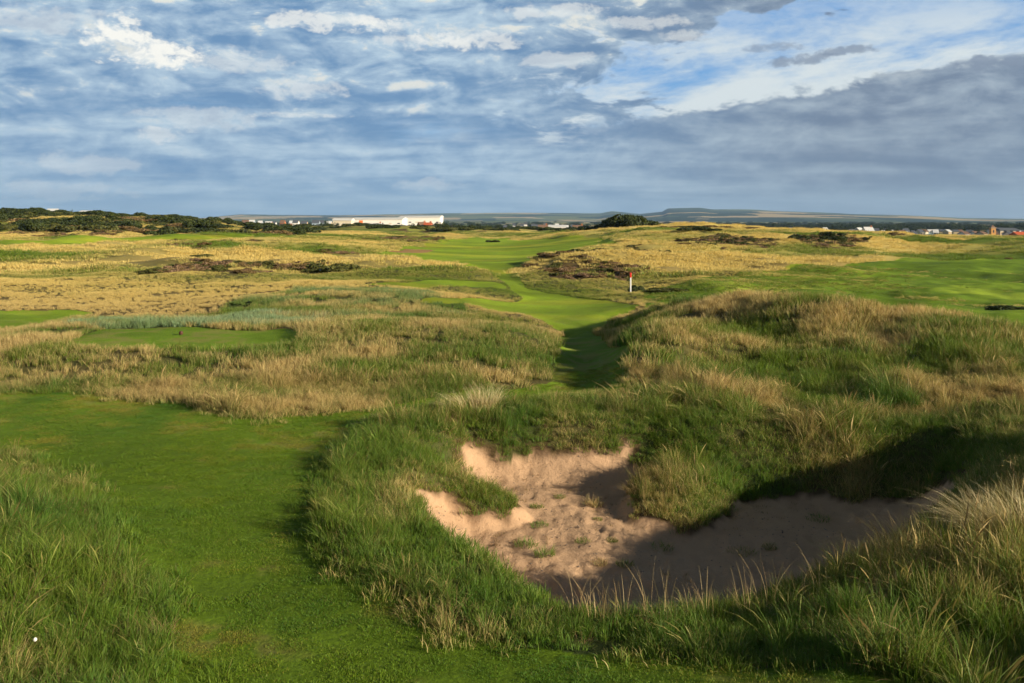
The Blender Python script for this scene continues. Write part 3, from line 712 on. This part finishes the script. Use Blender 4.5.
# the white warehouse
def shed(u0, u1, d, vt0, vt1, label, name='warehouse', wall='white', roof='pale', door=True, dep=45):
    x0, y = W(u0, d); x1, _ = W(u1, d); g = Hs((x0+x1)/2, y)
    h0 = ztop(vt0, d)-g; h1 = ztop(vt1, d)-g
    r = empty(name, ((x0+x1)/2, y+dep/2, g)); tag(r, label, 'warehouse'); w = x1-x0
    V = [(-w/2,-dep/2,-1),(w/2,-dep/2,-1),(w/2,dep/2,-1),(-w/2,dep/2,-1),(-w/2,-dep/2,h0-1),(w/2,-dep/2,h1-1),(w/2,dep/2,h1-1),(-w/2,dep/2,h0-1)]
    Q = [(0,3,2,1),(0,1,5,4),(1,2,6,5),(2,3,7,6),(3,0,4,7)]
    mo('wall', V, Q, WALLS[wall], r)
    e = .6; V = [(-w/2-e,-dep/2-e,h0-.99),(w/2+e,-dep/2-e,h1-.99),(w/2+e,dep/2+e,h1-.99),(-w/2-e,dep/2+e,h0-.99),(-w/2-e,-dep/2-e,h0-.3),(w/2+e,-dep/2-e,h1-.3),(w/2+e,0,h1+1),(-w/2-e,0,h0+1),(w/2+e,dep/2+e,h1-.3),(-w/2-e,dep/2+e,h0-.3)]
    mo('roof', V, [(0,1,5,4),(4,5,6,7),(7,6,8,9),(3,9,8,2),(0,3,2,1)], ROOFS[roof], r, [(0,4,7),(0,7,3),(3,7,9),(1,6,5),(1,2,6),(2,8,6)])
    if door:
        for k in (.18,):
            V, Q = [], []; xx = -w/2+w*k; box(V, Q, xx-1.6, xx+1.6, -dep/2-.12, -dep/2+.05, 4.5, h0-1.8); mo('door', V, Q, DOORR, r)
    for k in range(6):
        V, Q = [], []; xx = -w/2+w*(k+.6)/6; box(V, Q, xx-1.2, xx+1.2, -dep/2-.08, -dep/2+.05, h0*.62, h0*.62+1.0); mo('window', V, Q, GLASS if k % 2 else WALLS['cream'], r)
shed(352, 402, 880, 218.4, 218.4, 'long low white warehouse wing with an orange door, left half of the white complex')
shed(399, 440, 960, 216.8, 216.2, 'taller white warehouse block with pale roof, right half of the white complex', door=False)
shed(333, 351, 800, 219.2, 219.4, 'small pale shed just left of the white warehouse', 'shed', 'cream', door=False, dep=15)
shed(548, 566, 680, 226.3, 226.3, 'long low white building with flat roof at the middle of the skyline', 'shed', door=False, dep=12)
shed(76, 94, 430, 212.4, 212.6, 'blue-grey flat building behind the trees on the left ridge', 'shed', 'grey', 'pale', False, 14)
house_at(53, 400, 209.2, 9, 'white', 'pale', 'white gabled house on the far left ridge', dep=7, chimney=False)
house_at(63.5, 380, 213.8, 8, 'cream', 'pale', 'low cream cottage below the white house on the ridge', 'None' and None, 'cottage', dep=6, chimney=False)
house_at(27, 392, 213.0, 9, 'tan', 'brown', 'tan low barn sunk in the gorse on the far left', None, 'barn', 'barn', dep=6, chimney=False)
house_at(422, 660, 222.3, 7, 'brick', 'brown', 'red brick house in front of the right end of the warehouse', rz=.4)
house_at(428, 640, 222.8, 7, 'brick', 'red', 'red roofed house in front of the taller warehouse block', rz=-.2)
house_at(377, 700, 223.2, 9, 'white', 'pale', 'pale house under the left warehouse wing')
house_at(543, 660, 225, 9, 'tan', 'brown', 'tan house left of the long low white building')
house_at(578, 620, 225.4, 10, 'orange', 'brown', 'orange brick house with brown roof right of the long low white building', dep=9)
house_at(602, 640, 219.8+5, 6, 'tan', 'brown', 'tan house at the left foot of the dark gorse hump')
G = 'distant pale houses at the middle of the skyline'
for (u, v) in ((514,222.2),(522,222.5),(525.5,221),(533,223),(536,223.5),(545,222.3),(550,223),(557,222.6),(505,224),(567,224),(572,223.6)):
    house_at(u, random.uniform(950, 1250), v+1.2, random.uniform(2.2, 3.6), random.choice(['white','white','cream']), random.choice(['slate','pale']), 'tiny pale house in the middle of the distant town', G, chimney=False, nwin=2)
G = 'distant houses left of the warehouse'
for i in range(12):
    u = 243+i*8+random.uniform(-3, 3)
    house_at(u, random.uniform(850, 1100), 220.5+random.uniform(-.8, 1.2), random.uniform(3.5, 7), random.choice(['white','cream','brick','tan','grey']), random.choice(['slate','pale','brown']), 'small distant house among the fields left of the warehouse', G, chimney=False, nwin=2)
G = 'distant houses on the right of the skyline'
for i in range(44):
    u = 770+i*5.9+random.uniform(-2.5, 2.5)
    v = 227.5+(u-770)/250*4.2+random.uniform(-1.3, 1.2)
    if u < 850 and random.random() < .5: continue
    house_at(u, random.uniform(600, 900), v, random.uniform(2.8, 6), random.choice(['white','cream','white','grey','tan','cream']), random.choice(['slate','slate','pale','brown']), 'small distant house in the row on the right of the skyline', G, chimney=False, nwin=2, rz=random.uniform(-.4, .4))
house_at(868, 640, 227.2, 8, 'white', 'pale', 'larger white house left of the row of distant houses on the right')
shed(1000, 1019, 700, 229.0, 229.4, 'long grey roofed building beside the orange tower on the right', 'shed', 'tan', 'slate', False, 14)
house_at(1022, 420, 236.8, 16, 'brick', 'red', 'bright red roofed house at the right edge of the skyline', dep=8)
# orange tower
x, y = W(992.5, 640); g = Hs(x, y); h = ztop(224.8, 640)-g
tw = empty('tower', (x, y, g)); tag(tw, 'orange brick tower with a pointed cap rising above the houses on the right', 'tower')
V, Q = [], []; box(V, Q, -1.5, 1.5, -1.5, 1.5, -1, h-2.2); mo('tower_shaft', V, Q, WALLS['orange'], tw)
V, Q = [], []; box(V, Q, -1.8, 1.8, -1.8, 1.8, h-2.2, h-1.8); mo('cornice', V, Q, WALLS['tan'], tw)
V = [(-1.5,-1.5,h-1.79),(1.5,-1.5,h-1.79),(1.5,1.5,h-1.79),(-1.5,1.5,h-1.79),(0,0,h)]; mo('tower_roof', V, [(0,3,2,1)], ROOFS['brown'], tw, [(0,1,4),(1,2,4),(2,3,4),(3,0,4)])
V, Q = [], []; box(V, Q, -.4, .4, -1.56, -1.45, h-5, h-3.4); mo('window', V, Q, GLASS, tw)

# woodland and hedges beyond the town: one dark mass
c = source_collection('wood_kinds', CROWNS)
xs = []; ys = []
for i in range(2600):
    y_ = math.exp(random.uniform(math.log(1100), math.log(5000))); u = random.uniform(-60, 1090)
    x_ = (u-UC)/F*y_
    xs.append(x_); ys.append(y_)
xs = np.array(xs); ys = np.array(ys)
k = (fbm(xs/500, ys/260, 3, 170) > .02) | (rng.random(len(xs)) < .12); xs, ys = xs[k], ys[k]
scatter('woodland', 'dark far-off woods and hedges beyond the town', 'woods', c, len(CROWNS), xs, ys, H(xs, ys)-1, rng.uniform(12, 30, len(xs)), xs*0, xs*0, xs*0, sclz=rng.uniform(4, 11, len(xs)), tilt=.02)

# ------------------------------------------------------------------ far hills
def hills():
    prof = {  # skyline rows: column -> row
        'near': ((-400,222),(180,220),(240,214.8),(330,215.8),(400,215),(470,213.5),(540,213.5),(600,214),(612,211.8),(640,214.5),(662,212.5),(668,209.2),(700,208.8),(712,210.5),(760,210.5),(800,212),(860,214),(900,215),(960,218),(1024,219),(1400,221)),
    }
    pr = prof['near']; pu = np.array([p[0] for p in pr], float); pv = np.array([p[1] for p in pr], float)
    ny, nx = 110, 700
    y = np.linspace(4800, 15500, ny); s = np.linspace(-.95, .95, nx)
    Y, S = np.meshgrid(y, s, indexing='ij'); X = S*Y
    u = UC+S*F
    skyz = ZC+(VH-np.interp(u, pu, pv))/F*11000          # crest height at 11 km
    skyz = np.maximum(skyz+fbm(X/900, Y*0+3, 3, 180)*22, 3)
    rise = ss(4800, 11000, Y)*(1-.6*ss(11000, 15500, Y))
    Z = -9+(skyz+9)*rise+(fbm(X/1800, Y/1800, 4, 181)*70)*ss(5000, 7500, Y)*(1-ss(9500, 10800, Y))*ss(3, 60, skyz)
    x = X.ravel(); yy = Y.ravel()
    fx = np.floor(x/420+fbm(x/900, yy/900, 2, 183)*2); fy = np.floor(yy/520+fbm(x/900, yy/900, 2, 184)*2)
    hh = _hash(fx, fy, 13)[:, None]; h2 = _hash(fx, fy, 14)[:, None]
    c = lin(.045,.07,.025)*(1-hh)+lin(.15,.17,.05)*hh
    c = np.where(h2 > .74, lin(.44,.33,.17), c); c = np.where(h2 < .30, lin(.025,.04,.015), c)  # field tones; the dark ones also stand in for cloud shadows
    i = (np.arange(ny-1)[:, None]*nx+np.arange(nx-1)[None, :]).ravel()
    me = np_mesh('hills', np.stack([x, yy, Z.ravel()], 1), np.stack([i, i+1, i+nx+1, i+nx], 1), None, None, dict(albedo=c), smooth=True)
    m, t, b, o = new_mat('hill_fields'); t.put(b.inputs['Base Color'], t.attr('albedo', out='Color')); b.inputs['Roughness'].default_value = 1; b.inputs['Specular IOR Level'].default_value = 0
    me.materials.append(m); tag(link(bpy.data.objects.new('hills', me)), kind='structure')
hills()
# plain beyond, out to the horizon
V = []; Q = []
for yv in (-6000, -20, 5300, 30000):
    for xv in (-26000, 26000): V.append((xv, yv, -14.0 if yv < 10000 else -60.0))
Q = [(0,1,3,2),(2,3,5,4),(4,5,7,6)]
me = np_mesh('plain', V, Q, None); me.materials.append(plain('plain_fields', (.10,.13,.04), 1, .3, .002)); tag(link(bpy.data.objects.new('plain', me)), kind='structure')

# ------------------------------------------------------------------ marker post, tee marker, ball
def cyl(V, Q, r, z0, z1, n=16, bev=.01, cx=0, cy=0):
    o = len(V); rings = [(r*.999, z0), (r, z1-bev), (r-bev, z1)]
    for rr, z in rings:
        for k in range(n): V.append((cx+rr*math.cos(k*6.2832/n), cy+rr*math.sin(k*6.2832/n), z))
    for i in range(2):
        for k in range(n): Q.append((o+i*n+k, o+i*n+(k+1) % n, o+(i+1)*n+(k+1) % n, o+(i+1)*n+k))
    c = len(V); V.append((cx, cy, z1)); 
    return [(o+2*n+k, o+2*n+(k+1) % n, c) for k in range(n)]
WHITEP = plain('white_paint', (.78,.78,.76), .5, .08); REDP = plain('red_paint', (.75,.03,.02), .5, .08)
x, y = W(630.5, 77); g = Hs(x, y)
p = empty('marker_post', (x, y, g)); tag(p, 'white marker post with a red top standing beside the fairway', 'post')
zt = ztop(272.6, 77)-g; zm = ztop(277.5, 77)-g
V, Q = [], []; T = cyl(V, Q, .060, -.2, zm); mo('shaft', V, Q, WHITEP, p, T)
V, Q = [], []; T = cyl(V, Q, .072, zm+.001, zt, bev=.03); mo('red_top', V, Q, REDP, p, T)
# tee marker
x, y = cast(181, 335); g = Hs(x, y)
V, Q = [], []
nk = 12
for (r, z) in ((.0, 0), (.085, 0), (.10, .03), (.10, .10), (.085, .145), (.05, .165), (.0, .17)):
    for k in range(nk): V.append((r*math.cos(k*6.2832/nk), r*math.sin(k*6.2832/nk), z+.03))
for i in range(6):
    for k in range(nk): Q.append((i*nk+k, i*nk+(k+1) % nk, (i+1)*nk+(k+1) % nk, (i+1)*nk+k))
r_ = empty('tee_marker', (x, y, g)); tag(r_, 'small dark red tee marker on the raised mown tee', 'tee marker')
r_.scale = (.75, .75, .75)
mo('marker_head', V, Q, plain('dark_red_paint', (.085,.03,.02), .5, .1), r_)
V, Q = [], []; T = cyl(V, Q, .012, -.08, .032, 8, .003); mo('spike', V, Q, plain('metal', (.3,.3,.3), .4, .1), r_, T)
# white ball in the bottom-left rough
import bmesh
bm = bmesh.new(); bmesh.ops.create_icosphere(bm, subdivisions=4, radius=.0225)
for v in bm.verts:
    nn_ = v.co.normalized(); v.co *= 1-.02*max(0, math.sin(nn_.x*22)*math.sin(nn_.y*22)*math.sin(nn_.z*22))
me = bpy.data.meshes.new('golf_ball'); bm.to_mesh(me); bm.free(); me.materials.append(WHITEP)
for pl_ in me.polygons: pl_.use_smooth = True
o = link(bpy.data.objects.new('golf_ball', me)); x, y = cast(35, 655); o.location = (x, y, Hs(x, y)+.17); tag(o, 'small white ball caught in the grass at the bottom left corner', 'ball')

# ------------------------------------------------------------------ single tussocks
def tussock(u, v, label, consts, N=160, rad=.2, h0=.4, h1=.9, w=.008, lean=.6, wind=(0, 0), name='grass_tussock', group=None, seed=0, pt=None, power=1.6, sink=.02, straw=(.60,.465,.23)):
    me = blade_mesh(name, blade_material(name+'_blades', consts, straw=straw), N=N, rad=rad, h0=h0, h1=h1, w=w, lean=lean, segs=5, wind=wind, seed=seed, power=power)
    o = link(bpy.data.objects.new(name, me)); x, y = pt or cast(u, v); o.location = (x, y, Hs(x, y)-sink)
    return tag(o, label, 'grass tuft', group)
tussock(484, 412, 'pale straw marram tussock standing behind the left end of the bunker', (1.0, .5, 0), 420, .34, .6, 1.1, .011, .5, (.1, 0), straw=(.80,.70,.42), seed=401)
tussock(462, 414, 'windblown pale tuft leaning left beside the pale tussock behind the bunker', (1.0, .5, 0), 200, .2, .6, .95, .011, .4, (-.8, 0), straw=(.80,.70,.42), seed=402)
tussock(985, 592, 'large pale marram tussock sweeping left on the right foreground dune', (.85, .3, 0), 420, .32, .5, 1.05, .009, .5, (-.7, .15), straw=(.80,.70,.42), seed=403, pt=W(985, 14.2))
tussock(1010, 592, 'upright pale marram tussock at the right frame edge', (.7, .4, 0), 300, .3, .5, .95, .009, .5, (-.1, .15), straw=(.80,.70,.42), seed=404, pt=W(1022, 14.0))
tussock(880, 560, 'straw tussock leaning over the right end of the bunker', (.75, .3, 0), 240, .3, .4, .85, .008, .5, (-.4, .1), seed=405, pt=W(900, 14.8))
tussock(632, 478, 'pale tuft hanging over the sand at the left side of the grassy hummock', (.85, .1, 0), 150, .16, .25, .5, .009, .5, (-.6, -.2), seed=406, pt=W(634, 21.7))
# stalks along the near lip of the bunker
for i, (u, d) in enumerate(((590,13.5),(606,13.4),(617,13.6),(655,13.5),(690,13.6),(706,13.7),(745,13.8),(765,14.0),(800,14.2),(818,14.4),(575,13.7))):
    tussock(0, 0, 'thin straw seed stalks rising from the near lip of the bunker', (1.0, 0, 0), 9+(i*5)%8, .10+.03*(i%4), .45+.05*(i%3), .8+.07*(i%4), .0065, .3, (-.15, .05), 'seed_stalks', 'seed stalks along the near lip', 420+i, W(u, d-1.0), 2.0)
# small tufts growing in the sand
for i, (u, v, r, h, d_, what) in enumerate(((594,505,.16,.2,.75,'straw-coloured tuft'),(560,497,.10,.06,.3,'flat green sprig'),(537,507,.12,.07,.35,'low green sprig'),(540,526,.16,.08,.1,'bright green tuft'),
        (526,545,.18,.14,.15,'dark green tuft'),(545,555,.16,.16,.2,'leafy green tuft'),(583,541,.13,.07,.3,'small olive sprig'),(598,520,.08,.05,.4,'tiny sprig'),(600,563,.12,.1,.8,'brown withered tuft'),
        (661,548,.2,.12,.3,'dark tuft'),(625,566,.14,.08,.4,'thin tuft'),(742,552,.22,.1,.45,'sparse tuft'),(818,520,.22,.1,.3,'spreading tuft'),(612,540,.1,.06,.35,'faint sprig'),(770,548,.12,.1,.4,'small dark sprig'))):
    places = ['lit sand left of the hummock shadow','upper left sand under the grassy tongue','lit sand below the grassy tongue','lit sand in the lower left of the bunker','left edge of the bunker floor','lower left of the bunker floor',
              'middle of the lit sand','lit sand beside the shadow edge','shadow edge at the bottom left of the sand','middle of the shaded sand','shaded sand near the lower lip','right of the shaded sand centre','far right of the shaded sand','shadow edge right of the lit sand','shaded sand toward the right lip']
    tussock(u, v, what+' growing in the '+places[i], (d_, .1, .2), 150, r*1.25, h*.6, h*1.7, .010, .7, (0, 0), 'sand_tuft', None, 440+i, None, 1.6, .01)
bm = bmesh.new(); bmesh.ops.create_icosphere(bm, subdivisions=2, radius=1)
for v_ in bm.verts: v_.co *= 1+.25*math.sin(v_.co.x*5+v_.co.y*3)*math.cos(v_.co.z*4)
peb = bpy.data.meshes.new('pebble'); bm.to_mesh(peb); bm.free(); peb.materials.append(plain('pebble_stone', (.22,.17,.13), .9, .3))
bits = blade_mesh('straw_bits', MAT_DEAD, N=7, rad=.06, h0=.02, h1=.06, w=.01, lean=1.5, segs=3, seed=490, power=1.1)
cdeb = source_collection('debris_kinds', [peb])
x, y = rng.uniform(-3, 10, 2600), rng.uniform(13, 24.5, 2600); k = (sdist(x, y, SAND) > .1) & (fbm(x/1.2, y/1.2, 2, 191) > -.02); x, y = x[k], y[k]
pz = rng.uniform(.006, .022, len(x))
scatter('pebbles', 'tiny stones and shell bits strewn over the bunker sand', 'pebbles', cdeb, 1, x, y, H(x, y), pz, x*0, x*0, x*0, sclz=pz*.6)
cdeb2 = source_collection('litter_kinds', [bits])
x, y = rng.uniform(-3, 10, 1400), rng.uniform(13, 24.5, 1400); k = (sdist(x, y, SAND) > -.1) & ((sdist(x, y, SAND) < .7) | (fbm(x/1.5, y/1.5, 2, 192) > .12)); x, y = x[k], y[k]
scatter('litter', 'dead straw blown onto the bunker sand near its edges', 'dead grass', cdeb2, 1, x, y, H(x, y), rng.uniform(.6, 1.6, len(x)), x*0, x*0, x*0)
# dark hollow tuft mass low in the bunker
for i, (u, d) in enumerate(((680,14.9),(700,15.1),(716,15.2),(668,15.2))):
    tussock(0, 0, 'dark green clump on the bunker floor against the near lip', (.15, 0, .3), 200, .28, .2, .42, .01, .6, (0, 0), 'floor_clump', 'dark clumps against the near lip', 470+i, W(u, d))

# ------------------------------------------------------------------ camera
cam = bpy.data.cameras.new('camera'); co = bpy.data.objects.new('camera', cam); COL.objects.link(co); SC.camera = co
co.location = (0, 0, ZC); co.rotation_euler = (R(90), 0, 0)
cam.sensor_width = 36; cam.lens = 36*F/1024; cam.shift_y = -(341.5-VH)/1024; cam.clip_start = .1; cam.clip_end = 80000

# ------------------------------------------------------------------ sun
to_sun = Vector((math.cos(SUN_AZ)*math.cos(SUN_EL), -math.sin(SUN_AZ)*math.cos(SUN_EL), math.sin(SUN_EL)))
sl = bpy.data.lights.new('sun', 'SUN'); sl.energy = 4.9; sl.angle = R(.53); sl.color = (1.0, .87, .66)
so = bpy.data.objects.new('sun', sl); COL.objects.link(so); so.rotation_euler = to_sun.to_track_quat('Z', 'Y').to_euler()

# ------------------------------------------------------------------ sky with clouds
w = bpy.data.worlds.new('World'); SC.world = w; w.use_nodes = True
t = NT(w.node_tree); bg = w.node_tree.nodes['Background']
sky = t.new('ShaderNodeTexSky', sky_type='NISHITA'); sky.sun_disc = False; sky.sun_elevation = SUN_EL
sky.sun_rotation = math.atan2(to_sun.x, to_sun.y)
sky.air_density = 1.0; sky.dust_density = .6; sky.ozone_density = 2.0
D = t.new('ShaderNodeTexCoord').outputs['Generated']
sp = t.new('ShaderNodeSeparateXYZ'); t.l.new(D, sp.inputs[0]); dx, dy, dz = sp.outputs
az = t.m('ARCTAN2', dx, dy); el = t.m('ARCSINE', dz)
K = lambda x: x
# cloud-layer coordinates (a flat deck seen in perspective)
den = t.m('ADD', t.m('MAXIMUM', dz, 0.0), .075)
cx = t.m('DIVIDE', dx, den); cy = t.m('DIVIDE', dy, den)
C = t.vec(t.m('MULTIPLY', cx, .55), cy, 0.0)
E = t.vec(t.m('MULTIPLY', az, 3.1), t.m('MULTIPLY', el, 8.0), 3.0)        # streaky low clouds, close to the horizon
n_big = t.noise(E, 1.9, 5, .55, .3)
n_mid = t.noise(E, 5.0, 7, .58, .4)
n_fine = t.noise(t.vec(t.m('MULTIPLY', az, 5.0), t.m('MULTIPLY', el, 8.0), 1.0), 9, 9, .66, .15)
E2 = t.vec(t.m('MULTIPLY_ADD', az, 3.1, .03), t.m('MULTIPLY_ADD', el, 8.0, .075), 3.0)
n_emb = t.noise(E2, 5.0, 7, .58, .4)
n_deck = t.noise(C, .9, 8, .6, .3)
def lerp(a, b, f): return t.m('ADD', a, t.m('MULTIPLY', t.m('SUBTRACT', b, a), f))
wob = t.m('ADD', t.m('MULTIPLY_ADD', n_mid, .05, -.025), t.m('MULTIPLY_ADD', n_fine, .025, -.0125))
# dark bank at the right: below a rising line
line = t.m('MULTIPLY_ADD', az, .13, .086)
bank = t.ss(t.m('ADD', t.m('SUBTRACT', line, el), wob), -.003, .006)
bankr = t.m('MULTIPLY', bank, t.ss(az, -.02, .12))
# opening upper right
lim = t.m('MULTIPLY', t.m('MAXIMUM', t.m('SUBTRACT', el, .148), 0.0), 3.4)
lim = t.m('ADD', lim, t.m('MULTIPLY_ADD', n_big, -.5, .25)); lim = t.m('ADD', lim, t.m('MULTIPLY_ADD', n_mid, -.5, .25))
gap = t.m('MULTIPLY', t.ss(t.m('SUBTRACT', az, lim), .0, .14), t.ss(t.m('SUBTRACT', el, line), -.03, .01))
leftcov = t.ss(t.m('ADD', n_deck, t.m('MULTIPLY', gap, -.45)), .19, .42)
cover_ = t.m('MAXIMUM', leftcov, bankr, clamp=True)
# colours of the deck
tex = t.m('ADD', t.m('MULTIPLY', n_deck, .5), t.m('ADD', t.m('MULTIPLY', n_big, .3), t.m('MULTIPLY', n_mid, .3)))      # about .55
emb = t.m('MULTIPLY', t.m('SUBTRACT', n_mid, n_emb), t.m('MULTIPLY_ADD', t.ss(el, .03, .16), .45, .12))
sh = t.ss(t.m('ADD', tex, t.m('ADD', emb, t.m('MULTIPLY_ADD', n_fine, .16, -.08))), .40, .74)
dark = t.mix(t.ss(az, -.1, .35), (.125,.245,.42), (.14,.19,.275))
lite = t.mix(t.ss(az, -.1, .35), (.44,.56,.66), (.31,.38,.45))
deck = t.mix(sh, dark, lite)
# bright tops
topn = t.m('ADD', t.m('MULTIPLY', n_mid, .55), t.m('MULTIPLY', n_fine, .45))
hi = t.ss(t.m('ADD', topn, t.m('MULTIPLY', emb, .8)), .56, .72)
hi = t.m('MULTIPLY', hi, t.m('MULTIPLY_ADD', t.ss(el, .05, .17), 1.05, .15))
hi = t.m('MULTIPLY', hi, t.m('MULTIPLY_ADD', bankr, -.82, 1.0))
deck = t.mix(hi, deck, (.66,.67,.63))
# a few sunlit cumulus heads (fixed directions in the sky)
def puff(a0, e0, sa, se, amp=1.0):
    q = t.m('ADD', t.m('POWER', t.m('ABSOLUTE', t.m('DIVIDE', t.m('SUBTRACT', az, a0), sa)), 2), t.m('POWER', t.m('ABSOLUTE', t.m('DIVIDE', t.m('SUBTRACT', el, e0), se)), 2))
    q = t.m('ADD', q, t.m('MULTIPLY_ADD', n_fine, 5.5, -2.75)); q = t.m('ADD', q, t.m('MULTIPLY_ADD', n_mid, 2.0, -1.0))
    return t.m('MULTIPLY', t.ss(q, 1.1, .0), amp)
def AE(u, v): return math.atan((u-UC)/F), math.atan((VH-v)/F*math.cos(math.atan((u-UC)/F)))
for (u, v, su, sv, am) in ((150,52,48,15,1.0),(112,36,34,14,1.0),(128,16,14,9,.8),(40,20,70,14,.35),(230,60,60,12,.4),(330,22,70,10,.7),(300,88,45,12,.45),(160,135,25,10,.4),(470,38,60,12,.6),(425,42,60,9,.5),(380,25,40,7,.5),(560,60,40,9,.4),(640,22,50,7,.45),(200,120,60,12,.3),(90,165,50,12,.3),(700,35,40,6,.4),(295,115,45,3.5,.5),(430,185,30,8,.3),(60,190,70,10,.3),(560,12,60,8,.5)):
    a0, e0 = AE(u, v); deck = t.mix(puff(a0, e0, su/F, sv/F, am), deck, (.84,.83,.77))
# low haze band of pale cloud at the horizon
deck = t.mix(t.m('MULTIPLY', t.ss(el, .05, .0), .45), deck, t.mix(t.ss(az, -.1, .4), (.25,.37,.50), (.25,.31,.38)))
# high thin cirrus over the blue
CI = t.vec(t.m('MULTIPLY_ADD', az, 2.2, t.m('MULTIPLY', el, 2.0)), t.m('MULTIPLY_ADD', el, 7.0, t.m('MULTIPLY', az, -.9)), 4.2)
ci = t.ss(t.noise(CI, 2.4, 12, .66, .15), .34, .60)
blue = t.mix(1.0, sky.outputs[0], (.105, .13, .155), 'MULTIPLY')
blue = t.mix(.65, blue, (.10, .27, .58))
ci = t.m('MULTIPLY', ci, t.m('MULTIPLY_ADD', t.ss(el, .15, .24), -.75, 1.0))
blue = t.mix(ci, blue, (.60, .66, .68))
colr = t.mix(cover_, blue, deck)
for (u, v, su, sv, am) in ((848,50,24,5,.8),(800,60,34,6,.8),(992,63,42,8,.9),(770,47,30,5,.6)):
    a0, e0 = AE(u, v); colr = t.mix(puff(a0, e0, su/F, sv/F, am), colr, (.20,.25,.33))
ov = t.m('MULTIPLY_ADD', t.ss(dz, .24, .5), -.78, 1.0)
colr = t.mix(1.0, colr, t.vec(ov, ov, ov), 'MULTIPLY')      # unseen sky overhead darkened to weaken the fill light in the shade
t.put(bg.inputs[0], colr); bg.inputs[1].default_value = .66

# ------------------------------------------------------------------ air
V, Q = [], []; box(V, Q, -17000, 17000, -400, 16500, -70, 330)
me = np_mesh('haze', V, Q); hz = link(bpy.data.objects.new('haze', me)); tag(hz, 'thin blue haze over the distant town and hills', 'haze', None, 'stuff')
m = bpy.data.materials.new('haze'); m.use_nodes = True; tt = NT(m.node_tree)
m.node_tree.nodes.remove(m.node_tree.nodes['Principled BSDF'])
pv = tt.new('ShaderNodeVolumePrincipled'); pv.inputs['Color'].default_value = (.42,.66,1.0,1); pv.inputs['Density'].default_value = 5e-5; pv.inputs['Anisotropy'].default_value = .0
tt.l.new(pv.outputs[0], m.node_tree.nodes['Material Output'].inputs['Volume']); me.materials.append(m)

# ------------------------------------------------------------------ render settings
SC.render.engine = 'CYCLES'
SC.view_settings.view_transform = 'Standard'; SC.view_settings.look = 'None'; SC.view_settings.gamma = 1; SC.view_settings.exposure = 0.85
SC.cycles.use_adaptive_sampling = True; SC.cycles.adaptive_threshold = .03
SC.cycles.max_bounces = 5; SC.cycles.diffuse_bounces = 3; SC.cycles.caustics_reflective = False; SC.cycles.caustics_refractive = False; SC.cycles.transparent_max_bounces = 4; SC.cycles.volume_bounces = 0
SC.render.resolution_x = 1024; SC.render.resolution_y = 683
